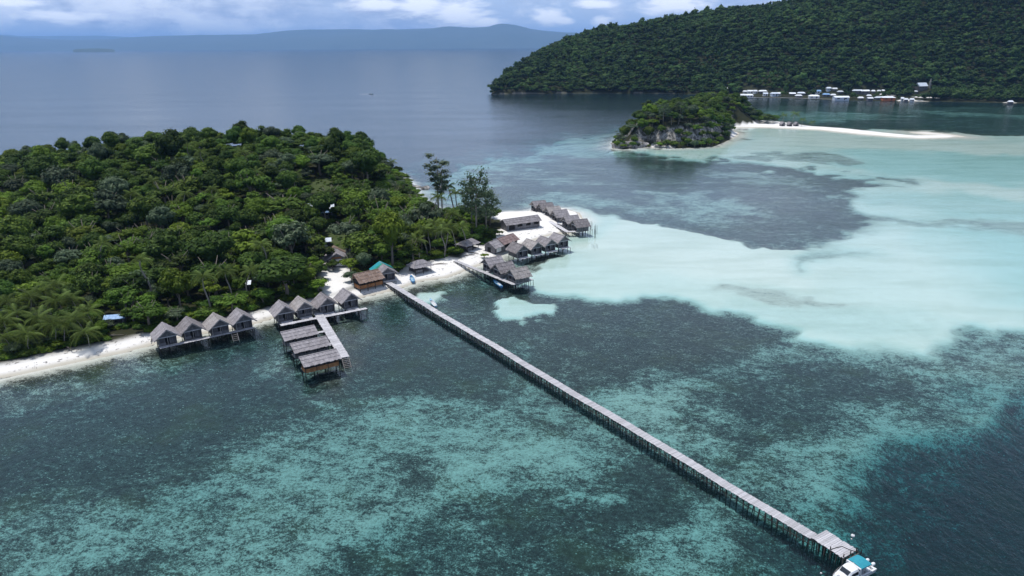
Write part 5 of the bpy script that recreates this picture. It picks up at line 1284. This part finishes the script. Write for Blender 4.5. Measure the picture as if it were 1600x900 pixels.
# end platform, lying to the seaward side of the jetty axis
c = [at(a, b, zJ) for a, b in ((1269.3, 842), (1288.7, 828), (1340.7, 860.5), (1320.7, 875.5))]
pl_L = ((c[3]-c[0]).length+(c[2]-c[1]).length)/2; pl_W = ((c[1]-c[0]).length+(c[2]-c[3]).length)/2
pc = (c[0]+c[1]+c[2]+c[3])/4; ax = ((c[3]-c[0])+(c[2]-c[1])).normalized(); rzp = math.atan2(ax.y, ax.x); print('platform', pl_L, pl_W)
TP = thing('jetty_platform', 'wide plank platform at the seaward end of the long jetty', 'platform', (pc.x, pc.y, 0), rzp)
m = MB(); m.box((0, 0, 0), (.27, pl_W, .05)); me = m.mesh('plank'); me.materials.append(DECK)
n = int(pl_L/.3)
for i in range(n):
    o = child('plank', me, TP); o.location = (-pl_L/2+(i+.5)*.3, rr.uniform(-.06, .06), zJ+.06+rr.uniform(-.012, .012)); o.scale = (1, rr.uniform(.96, 1.03), 1); o.rotation_euler = (0, 0, rr.uniform(-.01, .01))
for q in (-.45, -.15, .15, .45): m = MB(); m.beam((-pl_L/2, pl_W*q, zJ-.06), (pl_L/2, pl_W*q, zJ-.06), .12, .16); m.build('bearer', POST, TP)
for i in range(6):
    for q in (-.46, -.15, .15, .46):
        o = child('post', pmesh, TP); o.location = (-pl_L/2+.2+(pl_L-.4)*i/5, pl_W*q, zJ-.1); o.rotation_euler = (rr.uniform(-.05, .05), rr.uniform(-.05, .05), 1); o.scale = (1, 1, 1.3)
m = MB()
for a, b in (((.5, -pl_W*.46, .12), (.75, pl_W*.12, .12)), ((.75, pl_W*.12, .12), (2.7, pl_W*.42, .12)), ((2.7, pl_W*.42, .12), (3.0, pl_W*.47, .35))): m.tube([(a[0], a[1], zJ+a[2]), (b[0], b[1], zJ+b[2])], .035, 5)
m.v = [tuple(TP.matrix_basis @ Vector(v)) for v in m.v]
def loc_on(T, v):
    return Matrix.Translation(T.location) @ Matrix.Rotation(T.rotation_euler.z, 4, 'Z') @ Vector(v)
m = MB()
pts = [loc_on(TP, v) for v in ((.4, -pl_W*.46, zJ+.14), (.55, -pl_W*.2, zJ+.13), (.8, pl_W*.12, zJ+.13), (1.8, pl_W*.2, zJ+.13), (2.9, pl_W*.42, zJ+.14))]
m.tube(pts, .045, 5); rope = m.build('mooring_rope', POST, None); rope['label'] = 'dark mooring rope lying bent across the end platform'; rope['category'] = 'rope'
for v in ((.35, -pl_W*.47), (2.9, pl_W*.45), (pl_L/2-.3, -pl_W*.42), (pl_L/2-.2, 0), (pl_L/2-.2, pl_W*.4)):
    m = MB(); m.tube([(v[0], v[1], zJ-.1), (v[0], v[1], zJ+.55)], .08, 6); m.build('bollard', POST, TP)
m = MB()
for i in range(5): m.beam((pl_L/2+.05, -pl_W*.3, zJ-.2-.35*i), (pl_L/2+.05, pl_W*.45, zJ-.25-.35*i), .08, .12)
m.build('fender_rail', DRIFT, TP)
# ------------------------------------------------------------------ boats
def loft(mb, secs, close=False):
    n = len(secs[0]); V = [p for s in secs for p in s]; Fs = []
    for i in range(len(secs)-1):
        for k in range(n-1): Fs.append((i*n+k, i*n+k+1, (i+1)*n+k+1, (i+1)*n+k))
        if close: Fs.append((i*n+n-1, i*n, (i+1)*n, (i+1)*n+n-1))
    mb.add(V, Fs); return n
def long_boat(label, L=5.2, W=1.05, hull=BLUEP, inner=BLUEI, cover=False):
    T = thing('longboat', label, 'boat'); m = MB(); secs = []; N = 13
    for i in range(N):
        t = i/(N-1); x = (t-.5)*L; w = W/2*(math.sin(math.pi*min(1, .25+t*.9))**.7 if t < .9 else math.sin(math.pi*min(1, .25+t*.9))**.7)
        w = W/2*max(.03, (1-max(0, (t-.45)/.55)**2.2))*(.72+.28*min(1, t/.3)); sheer = .42+.42*max(0, t-.5)**2*2.4
        secs.append([(x, -w, sheer), (x, -w*.82, .12), (x, 0, -.12+.35*max(0, t-.8)**1.2), (x, w*.82, .12), (x, w, sheer)])
    loft(m, secs); m.add(secs[0], [(0, 1, 2, 3, 4)]); hullo = m.build('hull', hull, T, True)
    mi = MB(); loft(mi, [[(x, y*.90, z+(0 if k in (0, 4) else .08)) for k, (x, y, z) in enumerate(s)] for s in secs[:-1]]); mi.build('inner_hull', inner, T, True)
    g_ = MB()
    for sg in (0, 4): g_.tube([s[sg] for s in secs], .045, 4)
    g_.build('gunwale', hull, T)
    for t in (.12, .32, .52, .70): m = MB(); x = (t-.5)*L; m.box((x, 0, .36), (.28, W*.88*(1-max(0, (t-.45)/.55)**2), .04)); m.build('bench', inner, T)
    m = MB(); m.box((L*.36, 0, .52), (L*.2, W*.4, .04)); m.build('foredeck', hull, T)
    if cover:
        for t in (.18, .26, .4): m = MB(); m.box(((t-.5)*L, 0, .42), (.5, .6, .2)); m.build('crate', WHITEP, T)
    return T
def head_px(a, b): p, q_ = at(*a), at(*b); return math.atan2(q_.y-p.y, q_.x-p.x)
b1 = long_boat('blue longboat drawn up on the sand in front of the open beach shelter', 5.6, 1.25); p = ground_at(644, 438); put(b1, Vector((p.x, p.y, max(p.z, 0)+.08)), head_px((647.5, 446), (641, 429)), b1['label'])
b2 = long_boat('pale blue longboat moored against the far side of the long jetty', 5.6, 1.2, BLUEI, WHITEP); put(b2, at(675, 475.5, 0)+Vector((0.2, .3, .02)), head_px((679, 480), (671, 470)), b2['label'])
b3 = long_boat('dark blue longboat with white bundles moored under the slanting walkway', 6.2, 1.15, BLUEP, BLUEI, True); put(b3, at(777.5, 444.5, 0), head_px((785, 450), (770, 438)), b3['label'])

# the speedboat
def speedboat():
    gel = surf('white_gelcoat', (.76, .77, .78), (.82, .83, .84), (1, 1, 1), 1, .25, None, .02, .5, .02); glass = surf('tinted_glass', (.015, .02, .03), (.03, .04, .05), (1, 1, 1), 1, .08, None, 0, .6, .0)
    canv = surf('teal_canvas', (.03, .24, .32), (.05, .32, .40), (1, 1, 1), 3, .8, None, .1, .1, .02); blk = surf('black_plastic', (.012, .012, .014), (.03, .03, .03), (1, 1, 1), 2, .4, None, .05, .4, 0)
    grey = surf('grey_floor', (.30, .31, .33), (.42, .43, .45)); T = thing('speedboat', '', 'boat'); N = 17; L = 7.4; hb = []
    def half(t): return 1.18*(1 if t < .45 else max(.02, 1-((t-.45)/.55)**2.3))*(.93+.07*min(1, t/.2))
    for i in range(N):
        t = i/(N-1); x = (t-.5)*L; w = half(t); sh_ = .78+.34*t*t; kz = -.35+.95*max(0, t-.72)**1.7*3; ch = .08+.55*max(0, t-.55)**1.5
        hb.append([(x, -w, sh_), (x, -w*.97, sh_-.28), (x, -w*.84, ch), (x, 0, min(kz, ch-.02)), (x, w*.84, ch), (x, w*.97, sh_-.28), (x, w, sh_)])
    m = MB(); loft(m, hb); m.add(hb[0], [tuple(range(7))]); m.build('hull', gel, T, False)
    m = MB()
    for k in (0, 6): m.tube([(s[k][0], s[k][1], s[k][2]) for s in hb], .05, 5)
    m.build('rub_rail', grey, T)
    # foredeck and side decks
    m = MB(); fd = []
    for i in range(8, N):
        s = hb[i]; w = -s[0][1]; z = s[0][2]; fd.append([(s[0][0], -w*.98, z+.02), (s[0][0], -w*.5, z+.10), (s[0][0], 0, z+.14), (s[0][0], w*.5, z+.10), (s[0][0], w*.98, z+.02)])
    loft(m, fd); m.build('foredeck', gel, T, True)
    m = MB()
    for i in range(0, 8):
        a, b = hb[i], hb[i+1]
        for sg in (1, -1): m.add([(a[0][0], sg*a[0][1], a[0][2]+.02), (a[0][0], sg*a[0][1]*.80, a[0][2]+.02), (b[0][0], sg*b[0][1]*.80, b[0][2]+.02), (b[0][0], sg*b[0][1], b[0][2]+.02)], [(0, 1, 2, 3)])
    m.build('side_deck', gel, T)
    m = MB(); m.box((-1.9, 0, .28), (3.4, 1.9, .06)); m.build('cockpit_floor', grey, T)
    for sg in (-1, 1): m = MB(); m.box((-1.9, sg*.94, .52), (3.4, .05, .5)); m.build('cockpit_liner', gel, T)
    m = MB(); m.box((-3.45, 0, .56), (.28, 1.9, .55)); m.build('transom', gel, T)
    # cabin: rounded trunk with raked windscreen
    secs = []
    for x, w, z in ((-.35, .98, 1.92), (.3, .99, 1.96), (.95, .93, 1.88), (1.55, .80, 1.42), (2.2, .60, 1.16), (2.75, .30, 1.12)):
        zb = .98; secs.append([(x, -w, zb), (x, -w*.95, zb+(z-zb)*.55), (x, -w*.74, z-.06), (x, 0, z+.05), (x, w*.74, z-.06), (x, w*.95, zb+(z-zb)*.55), (x, w, zb)])
    m = MB(); loft(m, secs); m.add(secs[0], [tuple(range(7))]); m.build('cabin', gel, T, False)
    m = MB()
    for (xa, wa, za), (xb, wb, zb_) in (((1.02, .62, 1.90), (1.50, .58, 1.52)),): m.add([(xa, -wa, za), (xa, wa, za), (xb, wb, zb_), (xb, -wb, zb_), (xa-.1, -wa, za-.05), (xa-.1, wa, za-.05), (xb-.1, wb, zb_-.05), (xb-.1, -wb, zb_-.05)], [(0, 1, 2, 3), (0, 3, 7, 4), (1, 5, 6, 2), (3, 2, 6, 7), (0, 4, 5, 1)])
    m.build('windscreen', glass, T)
    for sg in (-1, 1):
        m = MB(); m.add([(-.15, sg*1.0, 1.30), (.9, sg*.985, 1.30), (1.35, sg*.87, 1.28), (.85, sg*.93, 1.66), (-.15, sg*.955, 1.70), (-.15, sg*.90, 1.30), (.9, sg*.88, 1.30), (1.3, sg*.8, 1.28), (.85, sg*.85, 1.66), (-.15, sg*.88, 1.70)], [(0, 1, 2, 3, 4), (9, 8, 7, 6, 5), (0, 5, 6, 1), (2, 7, 8, 3), (3, 8, 9, 4)])
        m.build('side_window', glass, T)
    m = MB(); m.box((-.42, 0, 1.98), (.22, 2.02, .10)); 
    for sg in (-1, 1): m.beam((-.42, sg*1.0, 1.98), (-.55, sg*1.08, .85), .18, .08)
    m.build('roof_arch', gel, T)
    # bimini canopy over the cockpit
    m = MB(); cs = []
    for i in range(7):
        t = i/6; x = -.5-2.0*t; cs.append([(x, -1.04+2.08*j/8, 2.02+.16*math.sin(math.pi*j/8)-.05*t+.015*math.sin(i*3.1+j)) for j in range(9)])
    loft(m, cs); loft(m, [[(a, b, c_-.04) for a, b, c_ in s][::-1] for s in cs])
    m.add([(-.5, -1.04, 2.02), (-.5, -1.04, 1.86), (-2.5, -1.04, 1.82), (-2.5, -1.04, 1.97)], [(0, 1, 2, 3)]); m.add([(-.5, 1.04, 2.02), (-.5, 1.04, 1.86), (-2.5, 1.04, 1.82), (-2.5, 1.04, 1.97)], [(0, 3, 2, 1)])
    m.build('canopy', canv, T, False)
    for x in (-1.4, -2.45):
        for sg in (-1, 1): m = MB(); m.tube([(x, sg*1.02, 1.9), (x+.15, sg*1.02, .84)], .025, 5); m.build('canopy_pole', POLE, T)
    m = MB(); m.box((-.75, .45, .72), (.5, .5, .8)); m.build('helm_seat', gel, T)
    m = MB(); m.box((-2.75, .55, .52), (.6, .6, .42)); m.build('cooler', gel, T)
    for x in (-1.2, -1.65, -2.1): m = MB(); m.tube([(x, -.55, .32), (x, -.55, .72)], .19, 8); m.build('fuel_can', WHITEP, T)
    m = MB(); m.box((-3.0, -.5, .50), (.5, .7, .06)); m.build('bench', gel, T)
    for sg in (-1, 1):
        e = MB(); y = sg*.42
        e.box((-3.78, y, .62), (.30, .26, .5)); e.box((-3.80, y, .1), (.16, .12, .8)); e.box((-3.9, y, -.42), (.4, .05, .22)); eng = e.build('outboard_engine', blk, T)
        c2 = MB(); IV, IF = ico(2); c2.add([(-3.86+v[0]*.36, y+v[1]*.23, .98+v[2]*.24) for v in IV], [tuple(f) for f in IF]); c2.build('cowling', gel, eng, True)
    m = MB()
    for sg in (-1, 1):
        pts = [(x, sg*half(x/L+.5)*.9, .86+.34*(x/L+.5)**2+.45) for x in (.9, 1.6, 2.3, 3.0, 3.45)]; m.tube(pts, .022, 5)
        for p_ in pts: m.tube([(p_[0], p_[1], p_[2]-.45), p_], .018, 4)
    m.build('bow_rail', POLE, T)
    for x, y in ((.6, 1.3), (-1.6, 1.28)): m = MB(); m.tube([(x, y, .75), (x, y, .62), (x, y, .2), (x, y, .1)], [.03, .12, .12, .04], 8); m.build('fender', gel, T)
    m = MB(); m.box((2.2, 0, 1.23), (.5, .5, .05)); m.build('deck_hatch', grey, T)
    return T
SB = speedboat(); stern = at(1357, 883, .6); hd_ = head_px((1366, 878), (1296, 914)); 
put(SB, stern+Vector((math.cos(hd_), math.sin(hd_), 0))*3.6-Vector((0, 0, .6)), hd_, 'white cabin speedboat with a teal canopy and two outboards, moored at the jetty end')

def buoy(px_, py_, r, label):
    T = thing('mooring_buoy', label, 'buoy', at(px_, py_, 0)); m = MB(); IV, IF = ico(2); m.add([(v[0]*r, v[1]*r, v[2]*r*.9+r*.35) for v in IV], [tuple(f) for f in IF]); m.build('float', WHITEP, T, True)
    m = MB(); m.tube([(0, 0, r*1.1), (0, 0, r*1.5)], r*.16, 6); m.build('ring', POST, T)
buoy(1332.5, 838.0, .28, 'white round mooring buoy floating beside the end platform'); buoy(1330.4, 842.5, .11, 'tiny white float just below the white mooring buoy'); buoy(1283, 896, .14, 'small white float left of the speedboat bow')

# far boat and its trail
T = long_boat('small dark boat with a faint white trail on the open sea', 6.5, 1.6, BLUEI, WHITEP); p = at(580, 147, 0); put(T, p, .1, T['label'])
m = MB(); m.box((0, 0, .7), (1.6, 1.0, .5)); m.build('cabin', WHITEP, T)
m = MB(); m.add([(-16, -.6, .03), (-4.5, -.9, .03), (-4.5, .9, .03), (-16, .8, .03), (-16, -.6, -.02), (-4.5, -.9, -.02), (-4.5, .9, -.02), (-16, .8, -.02)], [(0, 1, 2, 3), (7, 6, 5, 4)])
o = m.build('wake_foam', FOAM, None, kind='stuff', label='white foam trail behind the small boat'); o.location = p

# ------------------------------------------------------------------ shore debris, rocks
def rock_mesh(name, seed, sub=2, rough=.28):
    IV, IF = ico(sub); g_ = np.random.default_rng(seed); off = g_.random(3)*20
    k = 1+rough*(vnoise(IV[:, 0]*2.2+off[0]+IV[:, 2], IV[:, 1]*2.2+off[1]+IV[:, 2]*1.3, 1.0, seed)-.5)*2+.14*(vnoise(IV[:, 0]*6+off[2], IV[:, 1]*6+IV[:, 2]*5, 1.0, seed+3)-.5)
    me = bpy.data.meshes.new(name); me.from_pydata([tuple(v) for v in IV*k[:, None]], [], [tuple(int(a) for a in f) for f in IF]); me.update(); me.materials.append(ROCKM); return me
RM = [rock_mesh('rock', i) for i in range(4)]
for i, (a, b, r, lb) in enumerate(((650, 292, 2.2, 'dark boulder at the foot of the steep slope'), (664, 294, 3.0, 'flat dark boulder in the shallows off the steep slope'), (655, 297, 1.4, 'small boulder between the two larger shore boulders'), (689, 294, 3.4, 'pale flat boulder in the shallows behind the sparse tree'))):
    o = bpy.data.objects.new('boulder', RM[i]); COL.objects.link(o); o.location = at(a, b, 0); o.scale = (r, r*.7, r*.35); o.rotation_euler = (0, 0, i); o['label'] = lb; o['category'] = 'boulder'
def log(px_, py_, L, ang_, label):
    p = ground_at(px_, py_); m = MB(); m.tube([(-L/2, 0, .15), (0, .1, .28), (L/2, 0, .15)], [.10, .16, .07], 6); m.tube([(L*.1, 0, .2), (L*.25, .5, .5)], [.06, .03], 4)
    o = m.build('driftwood_log', DRIFT, None, True); o.location = p; o.rotation_euler = (0, 0, ang_); o['label'] = label; o['category'] = 'log'
log(107, 547, 4.5, -.7, 'dark fallen log on the sand below the left palm grove'); log(165, 528, 8, .25, 'long driftwood trunk lying along the forest edge by the blue-roofed shed')
log(152, 533, 5, .5, 'driftwood piece left of the long driftwood trunk'); log(738, 396, 5, -.5, 'driftwood branch on the sand beside the slanting walkway'); log(733, 400, 4, .4, 'crossing driftwood branch at the beach end of the slanting walkway'); log(688, 414, 4.5, .1, 'grey driftwood pile at the top of the beach right of the shelter')
log(237, 534, 3, -1.2, 'short dark log standing out of the sand left of the first hut')

# limestone face of the islet
cl = MB()
def cliff(name, pts, h0, label, seed):
    """rugged rock wall along a base line of photo points on the water, with depth behind it"""
    P = [at(a, b, 0) for a, b in pts]; n = 46; rows = 12; V = []; cum = [0]
    for i in range(1, len(P)): cum.append(cum[-1]+(P[i]-P[i-1]).length)
    for i in range(n):
        s_ = cum[-1]*i/(n-1); k = max(j for j in range(len(cum)) if cum[j] <= s_+1e-6); k = min(k, len(P)-2); q_ = P[k].lerp(P[k+1], (s_-cum[k])/(cum[k+1]-cum[k]))
        H = float(np.interp(i/(n-1), *h0))
        for j in range(rows):
            t = j/(rows-1); z = -1+(H+1)*t; dpt = .9*math.sin(t*2.2)*.8+H*.42*t*t
            nn = (float(fbm(np.array(s_*1.0), np.array(z*1.6+seed*9), 3.2, 4, seed))-.5)*3.4+(float(vnoise(s_, z*.2, 2.1, seed+4))-.5)*1.6
            V.append((q_.x, q_.y+dpt-nn*.8, z+nn*.15*(0 < j < rows-1)))
        V.append((q_.x, q_.y+12, H*.8)); 
    rws = rows+1; Q = np.array([[i*rws+j, (i+1)*rws+j, (i+1)*rws+j+1, i*rws+j+1] for i in range(n-1) for j in range(rws-1)])
    me = mesh_np(name, np.array(V), Q, False); o = link(name, me, ROCKM); o['label'] = label; o['category'] = 'cliff'
cliff('limestone_cliff', [(956, 231.5), (968, 232.5), (985, 232), (1002, 231), (1014, 229.5)], ([0, .2, .6, 1], [2.2, 4.2, 4.4, 2.5]), 'low undercut limestone rim at the left tip of the rocky islet', 3)
cliff('limestone_cliff', [(996, 228), (1008, 226), (1020, 225), (1034, 224.5), (1050, 224)], ([0, .25, .6, 1], [3, 8, 10, 4]), 'tall pale weathered limestone face between the islet trees', 5)

# islet huts
proto = None
for i, (a, b) in enumerate(((1223, 190.5), (1234.5, 190.8), (1244.5, 190.6))):
    T = beach_hut(200, w=2.9, d=3.4, fl=.6, wh=1.9, rh=1.7, base=-.5, ox=.6) if proto is None else copy_thing(proto); proto = proto or T
    p = ground_at(a, b, 3.2); put(T, Vector((p.x, p.y-2, 0)), .2, ('left', 'middle', 'right')[i]+' of the three small thatched huts on the islet sandbar', 'huts on the islet sandbar')
put_palm(1243, 178.0, 9.5, 'lone tall palm behind the three sandbar huts', nf=15, sc=1.25); put_palm(1225, 180, 8, 'thin palm at the left of the three sandbar huts', nf=12, sc=1.1); put_palm(1254, 187, 5.5, 'leaning palm right of the three sandbar huts', nf=12); put_palm(1269, 191, 3.2, 'small palm alone on the sandbar', nf=11)

# ------------------------------------------------------------------ the village under the headland
for i, (a, b, w_, d_, wh_, rf, wl, lb) in enumerate(VIL):
    rf, wl = globals()[rf], globals()[wl]
    p = ground_at(a, b, wh_+1.2); z0 = max(p.z, 0.6 if b > 146 else p.z)
    T = metal_house('village_house', w_*.92, d_*.8, wh_, 1.5, rf, wl, 'house', False, 2, .35 if i % 3 else 0.0, -2.2)
    put(T, (p.x, p.y, z0), -.15+.3*((i*37) % 10)/10, lb if 'tiny white roof' != lb else 'tiny white roof at the left end of three in a line')
# church: white nave on the slope with a thin spire beside it
p = ground_at(1440, 131.5, 6); T = metal_house('church', 13, 8, 3.2, 4.2, METALR, WALL, 'church', False, 3, 0, -3); put(T, p, .25, 'white church with a steep pale roof on the wooded slope')
p = ground_at(1453.5, 131, 5); T = thing('bell_tower', 'slim cream bell tower with a pointed top beside the church', 'tower', p); m = MB(); m.box((0, 0, 2.0), (1.7, 1.7, 9)); m.build('shaft', POLE, T)
m = MB(); m.add([(-1.1, -1.1, 6.5), (1.1, -1.1, 6.5), (1.1, 1.1, 6.5), (-1.1, 1.1, 6.5), (0, 0, 12)], [(0, 1, 4), (1, 2, 4), (2, 3, 4), (3, 0, 4), (3, 2, 1, 0)]); m.build('spire', POLE, T)
# village jetty
def far_jetty(pts, z, width, label):
    P = [at(a, b, z) for a, b in pts]; T = thing('village_jetty', label, 'jetty', (P[0].x, P[0].y, 0)); o = Vector((P[0].x, P[0].y, 0)); m = MB(); pm_ = MB()
    for a, b in zip(P, P[1:]):
        m.beam(a-o, b-o, width, .25); n = int((b-a).length/6)
        for i in range(n): q_ = a.lerp(b, i/n)-o; pm_.tube([(q_.x, q_.y, z), (q_.x, q_.y, -2)], .2, 4)
    m.build('deck', DECK, T); m = pm_.build('post', POST, T)
far_jetty([(1160, 152.3), (1100, 154.5), (1050, 157.5)], 1.6, 2.4, 'long thin village jetty running behind the rocky islet'); far_jetty([(1036, 158.0), (1048, 158.0), (1056, 159.3)], 1.6, 5, 'landing stage at the end of the village jetty')
p = at(1099, 153.5, 2); put(metal_house('jetty_shelter', 7, 5, 2.8, 1.4, WHITER, WHITEP, 'shelter', False, 1), Vector((p.x, p.y, 1.6)), 0, 'white-roofed shelter halfway along the village jetty')
far_jetty([(1160, 152.2), (1240, 153.0), (1300, 155)], 1.4, 2.0, 'shore boardwalk in front of the village houses')
for a, b, lb in ((1194, 151.5, 'white boat moored in front of the village near its left end'),): T = long_boat(lb, 8, 2.4, WHITEP, WHITEP); put(T, at(a, b, 0), .3, lb)
